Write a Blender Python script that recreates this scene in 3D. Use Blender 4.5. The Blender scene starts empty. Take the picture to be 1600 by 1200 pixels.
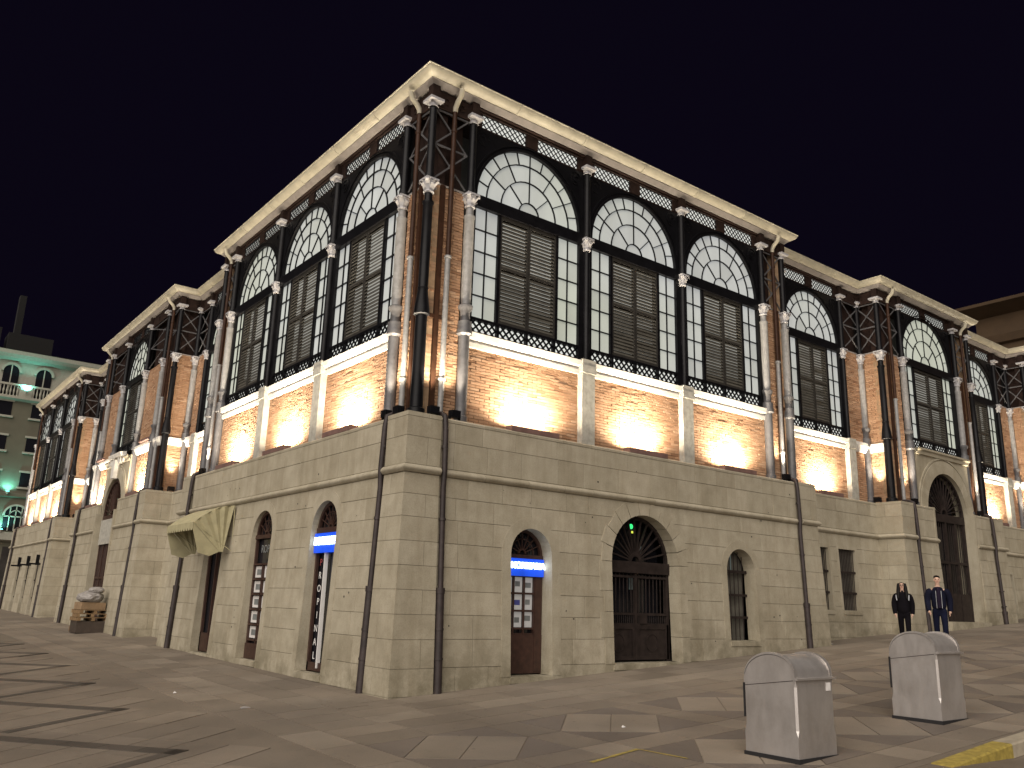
import bpy, bmesh, math, random
from math import pi, sin, cos, radians, sqrt
from mathutils import Vector, Matrix
random.seed(7)
scene = bpy.context.scene
col = scene.collection

# ------------------------------------------------------------------ camera
F_PX, YAW, PITCH, ROLL = 1325.4, 0.6557, 0.2541, 0.0296
cam_d = bpy.data.cameras.new('camera'); cam = bpy.data.objects.new('camera', cam_d); col.objects.link(cam)
cam_d.sensor_width = 36.0; cam_d.lens = 36.0 * F_PX / 1600.0
cam_d.clip_start = 0.1; cam_d.clip_end = 600
fw = Vector((sin(YAW)*cos(PITCH), cos(YAW)*cos(PITCH), sin(PITCH)))
rt = Vector((cos(YAW), -sin(YAW), 0)); up = rt.cross(fw)
r2 = rt*cos(ROLL) + up*sin(ROLL); u2 = -rt*sin(ROLL) + up*cos(ROLL)
M3 = Matrix((r2, u2, -fw)).transposed()
cam.matrix_world = Matrix.Translation((-8.2617, -13.6937, 1.55)) @ M3.to_4x4()
scene.camera = cam

# ------------------------------------------------------------------ world, light, exposure
w = bpy.data.worlds.new('World'); scene.world = w; w.use_nodes = True
nt = w.node_tree
bg = nt.nodes['Background']; bg.inputs[0].default_value = (0.0030, 0.0020, 0.0062, 1); bg.inputs[1].default_value = 1.0
sd = bpy.data.lights.new('street_glow', 'SUN'); so = bpy.data.objects.new('street_glow', sd); col.objects.link(so)
sd.energy = 4.05; sd.angle = radians(75); sd.color = (1.0, 0.915, 0.825)
so.rotation_euler = Vector((0.65, 0.46, -0.60)).to_track_quat('-Z', 'Y').to_euler()
so.location = (-10, -16, 12)
vs = scene.view_settings
vs.view_transform = 'Standard'; vs.look = 'None'; vs.gamma = 1.0; vs.exposure = 0.0; vs.use_curve_mapping = False
scene.render.engine = 'CYCLES'
scene.cycles.use_denoising = True
scene.cycles.max_bounces = 5; scene.cycles.diffuse_bounces = 3; scene.cycles.glossy_bounces = 3
scene.cycles.sample_clamp_indirect = 4.0
FLOOD_W, SPOT_W = 255.0, 130.0
WARM = (1.0, 0.86, 0.66)

# ------------------------------------------------------------------ materials
MATS = {}
def newmat(name):
    m = bpy.data.materials.new(name); m.use_nodes = True
    MATS[name] = m; n = m.node_tree.nodes
    return m, m.node_tree, n, m.node_tree.links, n['Principled BSDF']
def rnd_node(n, l):
    """0..1 value that differs per object and per mesh island"""
    oi = n.new('ShaderNodeObjectInfo'); ge = n.new('ShaderNodeNewGeometry')
    a = n.new('ShaderNodeMath'); a.operation = 'ADD'
    l.new(oi.outputs['Random'], a.inputs[0]); l.new(ge.outputs['Random Per Island'], a.inputs[1])
    f = n.new('ShaderNodeMath'); f.operation = 'FRACT'; l.new(a.outputs[0], f.inputs[0])
    return f.outputs[0]
def noise(n, l, scale, detail=5, rough=0.6, stretch=None):
    tc = n.new('ShaderNodeNewGeometry')
    t = n.new('ShaderNodeTexNoise'); t.inputs['Scale'].default_value = scale
    t.inputs['Detail'].default_value = detail; t.inputs['Roughness'].default_value = rough
    if stretch:
        mp = n.new('ShaderNodeMapping'); mp.inputs['Scale'].default_value = stretch
        l.new(tc.outputs['Position'], mp.inputs[0]); l.new(mp.outputs[0], t.inputs['Vector'])
    else:
        l.new(tc.outputs['Position'], t.inputs['Vector'])
    return t.outputs['Fac']
def ramp(n, l, src, stops):
    r = n.new('ShaderNodeValToRGB'); cr = r.color_ramp
    while len(cr.elements) > len(stops): cr.elements.remove(cr.elements[-1])
    while len(cr.elements) < len(stops): cr.elements.new(0.5)
    for e, (p, c) in zip(cr.elements, stops):
        e.position = p; e.color = (*c, 1) if len(c) == 3 else c
    l.new(src, r.inputs[0]); return r.outputs[0]
def mixc(n, l, kind, fac, a, b):
    m = n.new('ShaderNodeMix'); m.data_type = 'RGBA'; m.blend_type = kind
    if isinstance(fac, (int, float)): m.inputs[0].default_value = fac
    else: l.new(fac, m.inputs[0])
    for i, v in ((6, a), (7, b)):
        if isinstance(v, tuple): m.inputs[i].default_value = (*v, 1)
        else: l.new(v, m.inputs[i])
    return m.outputs[2]
def bump(n, l, bsdf, src, strength=0.3, dist=0.01):
    b = n.new('ShaderNodeBump'); b.inputs['Strength'].default_value = strength; b.inputs['Distance'].default_value = dist
    l.new(src, b.inputs['Height']); l.new(b.outputs[0], bsdf.inputs['Normal'])
def simple(name, c, rough=0.5, metal=0.0, var=0.25, nscale=6.0, bmp=0.0, isl=0.0):
    m, t, n, l, b = newmat(name)
    f = noise(n, l, nscale)
    lo = tuple(x*(1-var) for x in c); hi = tuple(min(1, x*(1+var)) for x in c)
    o = ramp(n, l, f, [(0.3, lo), (0.7, hi)])
    if isl:
        r = rnd_node(n, l); g = ramp(n, l, r, [(0, (1-isl,)*3), (1, (1.0,)*3)])
        o = mixc(n, l, 'MULTIPLY', 1.0, o, g)
    l.new(o, b.inputs['Base Color'])
    b.inputs['Roughness'].default_value = rough; b.inputs['Metallic'].default_value = metal
    if bmp: bump(n, l, b, noise(n, l, nscale*6), bmp)
    return m
def emit(name, c, s, var=0.0, isl=0.0, nscale=2.0):
    m, t, n, l, b = newmat(name)
    b.inputs['Base Color'].default_value = (*[x*0.5 for x in c], 1)
    b.inputs['Roughness'].default_value = 0.5
    src = None
    if var:
        f = noise(n, l, nscale, 4, 0.6, (1, 1, 0.45)); src = ramp(n, l, f, [(0.3, tuple(x*(1-var) for x in c)), (0.7, c)])
    if isl:
        r = rnd_node(n, l); g = ramp(n, l, r, [(0, (1-isl,)*3), (0.3, (1-isl*0.35,)*3), (1, (1.0,)*3)])
        src = mixc(n, l, 'MULTIPLY', 1.0, src if src else c, g)
    if isl and src:
        src = mixc(n, l, 'MULTIPLY', 1.0, src, ramp(n, l, noise(n, l, 0.16, 2, 0.5), [(0.38, (0.96, 0.95, 1.10)), (0.62, (1.0, 1.02, 0.97))]))
    if src: l.new(src, b.inputs['Emission Color'])
    else: b.inputs['Emission Color'].default_value = (*c, 1)
    b.inputs['Emission Strength'].default_value = s
    return m

# ashlar stone with block to block variation, speckle and stains that gather low on the wall
m, t, n, l, b = newmat('stone')
r = rnd_node(n, l)
base = ramp(n, l, r, [(0, (0.355, 0.315, 0.235)), (0.3, (0.385, 0.345, 0.26)), (0.7, (0.40, 0.36, 0.275)), (1, (0.43, 0.385, 0.295))])
f1 = noise(n, l, 2.2, 6, 0.65); base = mixc(n, l, 'MULTIPLY', 0.8, base, ramp(n, l, f1, [(0.25, (0.72, 0.70, 0.66)), (0.65, (1.05, 1.05, 1.05))]))
f2 = noise(n, l, 45, 3, 0.7); base = mixc(n, l, 'MULTIPLY', 0.6, base, ramp(n, l, f2, [(0.3, (0.75, 0.74, 0.7)), (0.55, (1.03, 1.03, 1.03))]))
# run-off streaks
f3 = noise(n, l, 3.5, 5, 0.7, (1, 1, 0.12)); base = mixc(n, l, 'MULTIPLY', 0.35, base, ramp(n, l, f3, [(0.35, (0.62, 0.58, 0.5)), (0.55, (1, 1, 1))]))
# damp stains by the pavement
ge = n.new('ShaderNodeNewGeometry'); sx = n.new('ShaderNodeSeparateXYZ'); l.new(ge.outputs['Position'], sx.inputs[0])
hx = n.new('ShaderNodeMath'); hx.operation = 'MULTIPLY_ADD'; hx.inputs[1].default_value = -0.06; l.new(sx.outputs['X'], hx.inputs[0]); l.new(sx.outputs['Z'], hx.inputs[2])
mr = n.new('ShaderNodeMapRange'); mr.inputs[1].default_value = 1.25; mr.inputs[2].default_value = 0.1; l.new(hx.outputs[0], mr.inputs[0])
f4 = noise(n, l, 1.3, 6, 0.7); st = ramp(n, l, f4, [(0.42, (0, 0, 0)), (0.62, (1, 1, 1))])
mm = n.new('ShaderNodeMath'); mm.operation = 'MULTIPLY'; l.new(mr.outputs[0], mm.inputs[0]); l.new(st, mm.inputs[1])
m7 = n.new('ShaderNodeMath'); m7.operation = 'MULTIPLY'; m7.inputs[1].default_value = 0.7; l.new(mm.outputs[0], m7.inputs[0])
base = mixc(n, l, 'MIX', m7.outputs[0], base, (0.13, 0.11, 0.065))
l.new(base, b.inputs['Base Color']); b.inputs['Roughness'].default_value = 0.82
bump(n, l, b, noise(n, l, 30, 6, 0.7), 0.25, 0.012)

m, t, n, l, b = newmat('brick')
r = rnd_node(n, l)
base = ramp(n, l, r, [(0, (0.25, 0.13, 0.07)), (0.1, (0.36, 0.205, 0.115)), (0.6, (0.41, 0.245, 0.145)), (0.9, (0.44, 0.27, 0.165)), (1, (0.49, 0.32, 0.205))])
f1 = noise(n, l, 3, 5, 0.6); base = mixc(n, l, 'MULTIPLY', 0.6, base, ramp(n, l, f1, [(0.3, (0.72, 0.68, 0.62)), (0.65, (1.05, 1.05, 1.05))]))
l.new(base, b.inputs['Base Color']); b.inputs['Roughness'].default_value = 0.85
bump(n, l, b, noise(n, l, 60, 4, 0.7), 0.3, 0.01)

simple('mortar', (0.30, 0.20, 0.12), 0.9, var=0.3, nscale=8)
simple('joint', (0.21, 0.185, 0.135), 0.9, var=0.25)
simple('louvre_frame', (0.026, 0.023, 0.019), 0.6, var=0.3)
simple('black_iron', (0.005, 0.0048, 0.006), 0.42, 0.0, var=0.4)
simple('grey_iron', (0.10, 0.097, 0.10), 0.45, 0.0, var=0.2, nscale=9)
simple('pale_iron', (0.25, 0.245, 0.24), 0.45, 0.0, var=0.2, nscale=9)
simple('capital_paint', (0.42, 0.41, 0.42), 0.4, 0.0, var=0.15, nscale=20)
simple('brown_iron', (0.040, 0.018, 0.010), 0.5, 0.0, var=0.3)
simple('umber_panel', (0.024, 0.013, 0.010), 0.7, 0.0, var=0.35)
simple('white_stone', (0.66, 0.63, 0.58), 0.7, var=0.15, nscale=5, bmp=0.1)
simple('grey_stone', (0.36, 0.345, 0.30), 0.8, var=0.25, nscale=7, bmp=0.2)
simple('gutter_paint', (0.44, 0.405, 0.315), 0.5, var=0.18, nscale=3, isl=0.12)
simple('soffit_paint', (0.24, 0.215, 0.20), 0.7, var=0.15)
simple('roof_sheet', (0.08, 0.05, 0.04), 0.7, var=0.3)
simple('louvre_paint', (0.088, 0.081, 0.066), 0.55, var=0.25, nscale=4)
simple('pipe_rust', (0.028, 0.019, 0.018), 0.62, var=0.45, nscale=5, bmp=0.2)
simple('lamp_housing', (0.17, 0.10, 0.085), 0.55, var=0.2)
simple('door_wood', (0.045, 0.021, 0.015), 0.5, var=0.35, nscale=9)
simple('gate_iron', (0.026, 0.019, 0.017), 0.55, var=0.4, nscale=6)
simple('dim_room', (0.105, 0.098, 0.08), 0.9, var=0.4, nscale=2)
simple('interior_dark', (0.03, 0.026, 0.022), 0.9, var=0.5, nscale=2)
m, t, n, l, b = newmat('dark_glass')
b.inputs['Base Color'].default_value = (0.012, 0.012, 0.015, 1); b.inputs['Roughness'].default_value = 0.08
simple('paper', (0.62, 0.60, 0.58), 0.7, var=0.08)
simple('photo_red', (0.30, 0.05, 0.05), 0.6); simple('photo_blue', (0.07, 0.08, 0.30), 0.6); simple('photo_grey', (0.16, 0.17, 0.17), 0.6)
simple('canvas', (0.36, 0.325, 0.195), 0.8, var=0.15, nscale=5, bmp=0.1)
simple('white_strip', (0.72, 0.70, 0.68), 0.5, var=0.05)
simple('sign_blue', (0.01, 0.05, 0.35), 0.4, var=0.1)
emit('frosted_pane', (0.60, 0.625, 0.545), 0.70, 0.22, 0.26, 1.3)
emit('frieze_glow', (0.74, 0.75, 0.70), 1.0, 0.15, 0.0, 1.5)
emit('frosted_sheet', (0.62, 0.61, 0.55), 0.60, 0.25, 0.0, 1.5)
emit('sign_letter', (0.70, 0.88, 1.0), 6.0)
emit('sign_panel_lit', (0.012, 0.10, 0.95), 0.75, 0.45, 0, 3.0)
emit('lamp_lens', (1.0, 0.85, 0.62), 6.0)
emit('paper_glow', (0.62, 0.60, 0.57), 0.28, 0.15)  # listing paper with the light on it put in as weak glow
emit('neon_green', (0.05, 0.9, 0.25), 1.2)
emit('neon_yellow', (0.8, 0.9, 0.1), 1.0)
emit('teal_lens', (0.15, 0.9, 0.8), 10.0)
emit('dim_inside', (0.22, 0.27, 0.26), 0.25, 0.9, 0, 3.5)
# pavement
def pave(name, c, k=0.22, spec=0.5):
    m, t, n, l, b = newmat(name)
    r = rnd_node(n, l)
    base = ramp(n, l, r, [(0, tuple(x*(1-k) for x in c)), (1, tuple(x*(1+k*0.7) for x in c))])
    f1 = noise(n, l, 0.7, 6, 0.65); base = mixc(n, l, 'MULTIPLY', 0.8, base, ramp(n, l, f1, [(0.3, (0.68, 0.66, 0.64)), (0.66, (1.06, 1.05, 1.04))]))
    f2 = noise(n, l, 70, 3, 0.7); base = mixc(n, l, 'MULTIPLY', 0.55, base, ramp(n, l, f2, [(0.32, (0.7, 0.7, 0.7)), (0.6, (1.05, 1.05, 1.05))]))
    f3 = noise(n, l, 5.5, 5, 0.7); base = mixc(n, l, 'MULTIPLY', 0.5, base, ramp(n, l, f3, [(0.28, (0.6, 0.58, 0.55)), (0.42, (1, 1, 1))]))
    vo = n.new('ShaderNodeTexVoronoi'); vo.inputs['Scale'].default_value = 2.6; gp_ = n.new('ShaderNodeNewGeometry'); l.new(gp_.outputs['Position'], vo.inputs['Vector'])
    base = mixc(n, l, 'MULTIPLY', 0.75, base, ramp(n, l, vo.outputs['Distance'], [(0.045, (0.45, 0.43, 0.40)), (0.075, (1, 1, 1))]))
    f5 = noise(n, l, 0.28, 3, 0.6); base = mixc(n, l, 'MULTIPLY', 0.7, base, ramp(n, l, f5, [(0.35, (0.74, 0.73, 0.74)), (0.62, (1.08, 1.06, 1.03))]))
    l.new(base, b.inputs['Base Color'])
    rr = ramp(n, l, f1, [(0.3, (0.62,)*3), (0.7, (0.80,)*3)]); l.new(rr, b.inputs['Roughness'])
    bump(n, l, b, noise(n, l, 40, 5, 0.7), 0.25, 0.006)
pave('slab_light', (0.250, 0.212, 0.168), 0.14); pave('slab_dark', (0.160, 0.134, 0.112), 0.14); pave('slab_mid', (0.212, 0.177, 0.139), 0.13); pave('band_dark', (0.088, 0.073, 0.059))
pave('ground_mat', (0.185, 0.154, 0.12), 0.0)
simple('yellow_paint', (0.33, 0.25, 0.055), 0.7, var=0.35, nscale=12)
simple('kerb_stone', (0.36, 0.31, 0.23), 0.8, var=0.2, nscale=6, bmp=0.2)
# brushed steel
m, t, n, l, b = newmat('brushed_steel')
f = noise(n, l, 4, 6, 0.65, (1, 1, 0.35)); l.new(ramp(n, l, f, [(0.3, (0.50, 0.47, 0.45)), (0.7, (0.62, 0.585, 0.56))]), b.inputs['Base Color'])
f = noise(n, l, 9, 5, 0.6, (1, 1, 0.3)); l.new(ramp(n, l, f, [(0.3, (0.36,)*3), (0.7, (0.50,)*3)]), b.inputs['Roughness'])
b.inputs['Metallic'].default_value = 0.7
bc = b.inputs['Base Color'].links[0].from_socket
sm = noise(n, l, 2.3, 6, 0.75); bc = mixc(n, l, 'MULTIPLY', 0.28, bc, ramp(n, l, sm, [(0.34, (0.55, 0.50, 0.44)), (0.55, (1, 1, 1))]))
l.new(bc, b.inputs['Base Color']); bump(n, l, b, noise(n, l, 5, 2, 0.4), 0.06, 0.02)
simple('rubber', (0.012, 0.011, 0.012), 0.8)
simple('sticker', (0.75, 0.72, 0.70), 0.6)
simple('skin', (0.56, 0.36, 0.27), 0.55, var=0.08)
simple('black_cloth', (0.004, 0.0032, 0.005), 0.9); simple('navy_cloth', (0.006, 0.007, 0.018), 0.85, var=0.3); simple('denim', (0.006, 0.0075, 0.021), 0.9, var=0.3)
simple('dark_shirt', (0.014, 0.010, 0.022), 0.9); simple('hair_black', (0.004, 0.003, 0.003), 0.6); simple('grey_stripe', (0.35, 0.36, 0.38), 0.7); simple('shoe', (0.02, 0.018, 0.018), 0.6)
for k_ in ('black_cloth', 'navy_cloth', 'denim', 'dark_shirt'): MATS[k_].node_tree.nodes['Principled BSDF'].inputs['Specular IOR Level'].default_value = 0.12
simple('lens', (0.25, 0.22, 0.2), 0.2)
simple('wood_pale', (0.20, 0.125, 0.06), 0.8, var=0.35, nscale=8); simple('cardboard', (0.24, 0.16, 0.09), 0.85, var=0.2); simple('sack', (0.27, 0.25, 0.235), 0.6, var=0.2, nscale=14); simple('crate_dark', (0.05, 0.035, 0.025), 0.7)
simple('house_cream', (0.12, 0.112, 0.078), 0.85, var=0.15, nscale=0.6); simple('house_white', (0.34, 0.33, 0.27), 0.8, var=0.1); simple('house_tile', (0.03, 0.019, 0.016), 0.8, var=0.3); simple('house_ochre', (0.075, 0.045, 0.022), 0.85, var=0.2, nscale=0.7)
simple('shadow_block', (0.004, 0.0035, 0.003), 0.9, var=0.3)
def spec(k, v): MATS[k].node_tree.nodes['Principled BSDF'].inputs['Specular IOR Level'].default_value = v
for k_ in ('black_iron', 'umber_panel', 'brown_iron', 'hair_black', 'gate_iron'): spec(k_, 0.18)
def M(k): return MATS[k]

# ------------------------------------------------------------------ mesh helpers
def link(o, parent=None):
    col.objects.link(o)
    if parent is not None: o.parent = parent
    return o
def empty(name, loc=(0, 0, 0), parent=None):
    o = bpy.data.objects.new(name, None); o.location = loc; o.empty_display_size = 0.3
    return link(o, parent)
def tag(o, label, cat, group=None):
    o['label'] = label; o['category'] = cat
    if group: o['group'] = group
    return o
class Fr:
    """facade frame: u along the wall, d outwards, z up"""
    def __init__(s, O, u, n): s.O = Vector((*O, 0)); s.u = Vector((*u, 0)); s.n = Vector((*n, 0))
    def P(s, u, d, z):
        v = s.O + s.u*u + s.n*d; return (v.x, v.y, z)
WORLD = Fr((0, 0), (1, 0), (0, 1))
class MB:
    def __init__(s, fr=WORLD): s.v = []; s.f = []; s.fr = fr
    def P(s, *a): return s.fr.P(*a)
    def add(s, vs, fs):
        k = len(s.v); s.v += [tuple(x) for x in vs]; s.f += [tuple(i+k for i in f) for f in fs]
    def box(s, u0, u1, d0, d1, z0, z1):
        P = s.P
        vs = [P(u0, d0, z0), P(u1, d0, z0), P(u1, d1, z0), P(u0, d1, z0), P(u0, d0, z1), P(u1, d0, z1), P(u1, d1, z1), P(u0, d1, z1)]
        s.add(vs, [(0, 3, 2, 1), (4, 5, 6, 7), (0, 1, 5, 4), (1, 2, 6, 5), (2, 3, 7, 6), (3, 0, 4, 7)])
    def quad(s, *pts): s.add([s.P(*p) for p in pts], [tuple(range(len(pts)))])
    def prism(s, poly, d0, d1):
        """poly in (u,z) extruded from d0 to d1"""
        k = len(poly)
        vs = [s.P(u, d0, z) for u, z in poly] + [s.P(u, d1, z) for u, z in poly]
        fs = [tuple(range(k)), tuple(range(2*k-1, k-1, -1))] + [(i, (i+1) % k, k+(i+1) % k, k+i) for i in range(k)]
        s.add(vs, fs)
    def extr(s, prof, u0, u1, cap=True):
        """profile in (d,z) extruded along u"""
        k = len(prof)
        vs = [s.P(u0, d, z) for d, z in prof] + [s.P(u1, d, z) for d, z in prof]
        fs = [(i, (i+1) % k, k+(i+1) % k, k+i) for i in range(k)]
        if cap: fs += [tuple(range(k)), tuple(range(2*k-1, k-1, -1))]
        s.add(vs, fs)
    def lathe(s, u, d, prof, seg=14, squash=None):
        """profile (r,z) about vertical axis at u,d"""
        c = Vector(s.P(u, d, 0)); vs = []; fs = []
        for rr, z in prof:
            for i in range(seg):
                a = 2*pi*i/seg; vs.append((c.x+rr*cos(a), c.y+rr*sin(a), z))
        for j in range(len(prof)-1):
            for i in range(seg):
                fs.append((j*seg+i, j*seg+(i+1) % seg, (j+1)*seg+(i+1) % seg, (j+1)*seg+i))
        fs.append(tuple(range(seg-1, -1, -1))); fs.append(tuple(range((len(prof)-1)*seg, len(prof)*seg)))
        s.add(vs, fs)
    def tube(s, pts, rad, seg=8, world=False):
        """tube along points; pts in frame coords"""
        P = [Vector(p) if world else Vector(s.P(*p)) for p in pts]
        rads = rad if isinstance(rad, (list, tuple)) else [rad]*len(P)
        vs = []; fs = []; prev = None
        for i, p in enumerate(P):
            tdir = (P[min(i+1, len(P)-1)] - P[max(i-1, 0)]).normalized()
            ref = Vector((0, 0, 1)) if abs(tdir.z) < 0.9 else Vector((1, 0.2, 0))
            a = tdir.cross(ref).normalized() if prev is None else (prev - tdir*prev.dot(tdir)).normalized()
            prev = a; bq = tdir.cross(a)
            for k in range(seg):
                an = 2*pi*k/seg; vs.append(p + (a*cos(an)+bq*sin(an))*rads[i])
        for i in range(len(P)-1):
            for k in range(seg):
                fs.append((i*seg+k, i*seg+(k+1) % seg, (i+1)*seg+(k+1) % seg, (i+1)*seg+k))
        fs.append(tuple(range(seg-1, -1, -1))); fs.append(tuple(range((len(P)-1)*seg, len(P)*seg)))
        s.add(vs, fs)
    def bar(s, p0, p1, wd, dp):
        """rectangular bar between two (u,z) points; width in plane, d range dp"""
        (ua, za), (ub, zb) = p0, p1
        L = sqrt((ub-ua)**2+(zb-za)**2); nx, nz = -(zb-za)/L*wd/2, (ub-ua)/L*wd/2
        s.prism([(ua+nx, za+nz), (ub+nx, zb+nz), (ub-nx, zb-nz), (ua-nx, za-nz)], *dp)
    def arcbar(s, c, z, r0, r1, a0, a1, d0, d1, seg=16):
        pts = [(c+r1*cos(a0+(a1-a0)*i/seg), z+r1*sin(a0+(a1-a0)*i/seg)) for i in range(seg+1)]
        pts2 = [(c+r0*cos(a0+(a1-a0)*i/seg), z+r0*sin(a0+(a1-a0)*i/seg)) for i in range(seg+1)]
        for i in range(seg):
            s.prism([pts[i], pts[i+1], pts2[i+1], pts2[i]], d0, d1)
    def mesh(s, name, mat):
        me = bpy.data.meshes.new(name); me.from_pydata(s.v, [], s.f)
        for mk in (mat if isinstance(mat, (list, tuple)) else [mat]): me.materials.append(M(mk))
        me.update(); return me
    def build(s, name, mat, parent=None, stuff=False, smooth=False, fix=True):
        me = s.mesh(name, mat)
        if fix:
            bm = bmesh.new(); bm.from_mesh(me); bmesh.ops.recalc_face_normals(bm, faces=bm.faces); bm.to_mesh(me); bm.free()
        if smooth:
            me.polygons.foreach_set('use_smooth', [True]*len(me.polygons))
            me.set_sharp_from_angle(angle=radians(40))
        o = bpy.data.objects.new(name, me)
        if stuff: o['kind'] = 'stuff'
        return link(o, parent)

FR = Fr((0, 0), (1, 0), (0, -1)); FL = Fr((0, 0), (0, 1), (-1, 0))
def gz(x, y):
    x = max(-14, min(45, x)); y = max(-22, min(70, y))
    return 0.06*x + 0.012*y

# ================================================================== ground
me = bpy.data.meshes.new('plaza'); N = 60
xs = sorted([-220, -100, -40, -14, 1.6, 2.0, 2.4, 2.8, 3.1] + [-14+59*i/20 for i in range(1, 21)] + [80, 160, 260])
ys = sorted([-220, -100, -50, -22, -8.86, -8.83] + [-22+92*i/20 for i in range(1, 21)] + [110, 180, 280])
def dip(x, y): return 0.12*max(0.0, min(1.0, (x-1.6)/1.5)) if y < -8.845 else 0.0
vsg = [(x, y, gz(x, y)-0.006-dip(x, y)) for y in ys for x in xs]; nx = len(xs)
me.from_pydata(vsg, [], [(j*nx+i, j*nx+i+1, (j+1)*nx+i+1, (j+1)*nx+i) for j in range(len(ys)-1) for i in range(nx-1)])
me.materials.append(M('ground_mat'))
plaza = bpy.data.objects.new('plaza', me); col.objects.link(plaza); plaza['kind'] = 'structure'
def slab_mb(mb, poly, h=0.0, gap=0.008):
    """paving piece: polygon in plan shrunk by the joint, with a top 4 mm+ above the sheet"""
    cx = sum(p[0] for p in poly)/len(poly); cy = sum(p[1] for p in poly)/len(poly)
    k = len(poly); pin = []
    for i in range(k):
        p0, p1, p2 = Vector(poly[i-1]), Vector(poly[i]), Vector(poly[(i+1) % k])
        e1 = (p1-p0).normalized(); e2 = (p2-p1).normalized()
        n1 = Vector((-e1.y, e1.x)); n2 = Vector((-e2.y, e2.x))
        bis = (n1+n2); bis = bis/max(0.2, bis.dot(n1)) ; pin.append(p1+bis*gap)
    top = [(p.x, p.y, gz(p.x, p.y)+0.002+h) for p in pin]
    bot = [(p.x, p.y, gz(p.x, p.y)-0.03) for p in pin]
    mb.add(top+bot, [tuple(range(k))]+[(i, i+k, (i+1) % k+k, (i+1) % k) for i in range(k)])
CAMXY = Vector((-8.26, -13.69))
slabs = []   # (poly ccw, material)
PX, PY, SQ = 2.42, 2.42, 1.86
for i in range(-1, 10):
    for j in range(-2, 1):
        x0 = -0.25+PX*i; y0 = -5.50+PY*j; x1 = x0+SQ; y1 = y0+SQ; xm = (x0+x1)/2; ym = (y0+y1)/2
        if y1 > -0.9: continue
        if j == -2 and x1 > 1.5:
            slabs.append(([(x0, -8.62), (x0+PX, -8.62), (x0+PX, y1), (x0, y1)], 'slab_mid')); continue
        for tri in ([(x0, y0), (xm, y0), (x0, ym)], [(xm, y0), (x1, y0), (x1, ym)], [(x1, ym), (x1, y1), (xm, y1)], [(x0, ym), (xm, y1), (x0, y1)]):
            slabs.append((tri, 'slab_dark'))
        a, b_, c_, d_ = (xm, y0), (x1, ym), (xm, y1), (x0, ym)
        mab = ((xm+x1)/2, (y0+ym)/2); mcd = ((xm+x0)/2, (y1+ym)/2)
        mda = ((xm+x0)/2, (y0+ym)/2); mbc = ((xm+x1)/2, (y1+ym)/2)
        slabs.append(([mda, a, b_, mbc], 'slab_light')); slabs.append(([mbc, c_, d_, mda], 'slab_light'))
        xb = x0+PX
        slabs.append(([(x1, y0), (xb, y0), (xb, ym), (x1, ym)], 'slab_mid')); slabs.append(([(x1, ym), (xb, ym), (xb, y1), (x1, y1)], 'slab_mid'))
        slabs.append(([(x0, y0-0.56), (xm, y0-0.56), (xm, y0), (x0, y0)], 'slab_mid')); slabs.append(([(xm, y0-0.56), (x1, y0-0.56), (x1, y0), (xm, y0)], 'slab_mid'))
        slabs.append(([(x1, y0-0.56), (xb, y0-0.56), (xb, y0), (x1, y0)], 'slab_light'))
# border slabs along the walls and the wide field on the left
y = -3.64
while y < -0.62:
    x = -2.67
    while x < 24:
        wv = random.uniform(0.85, 1.3); slabs.append(([(x, y), (x+wv, y), (x+wv, min(y+0.6, -0.62)), (x, min(y+0.6, -0.62))], random.choice(['slab_mid', 'slab_light', 'slab_mid']))); x += wv
    y += 0.6
x = -3.27
while x < -0.66:
    yy = -0.62 if x > -2.7 else -10.2
    while yy < 30:
        wv = random.uniform(0.85, 1.4); slabs.append(([(x, yy), (min(x+0.6, -0.62), yy), (min(x+0.6, -0.62), yy+wv), (x, yy+wv)], random.choice(['slab_mid', 'slab_light', 'slab_mid']))); yy += wv
    x += 0.6
def sdist(p):
    c = Vector((sum(q[0] for q in p)/len(p), sum(q[1] for q in p)/len(p))); return (c-CAMXY).length
slabs.sort(key=lambda s: sdist(s[0]))
ct = {}
rest = {}
for k, (poly, mk) in enumerate(slabs):
    if k < 290:
        mb = MB(); slab_mb(mb, poly); mb.build('paving_slab', mk, plaza, fix=False)
    else:
        rest.setdefault(mk, MB()); slab_mb(rest[mk], poly)
for mk, mb in rest.items(): mb.build('distant_paving', mk, plaza, stuff=True, fix=False)
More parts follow.
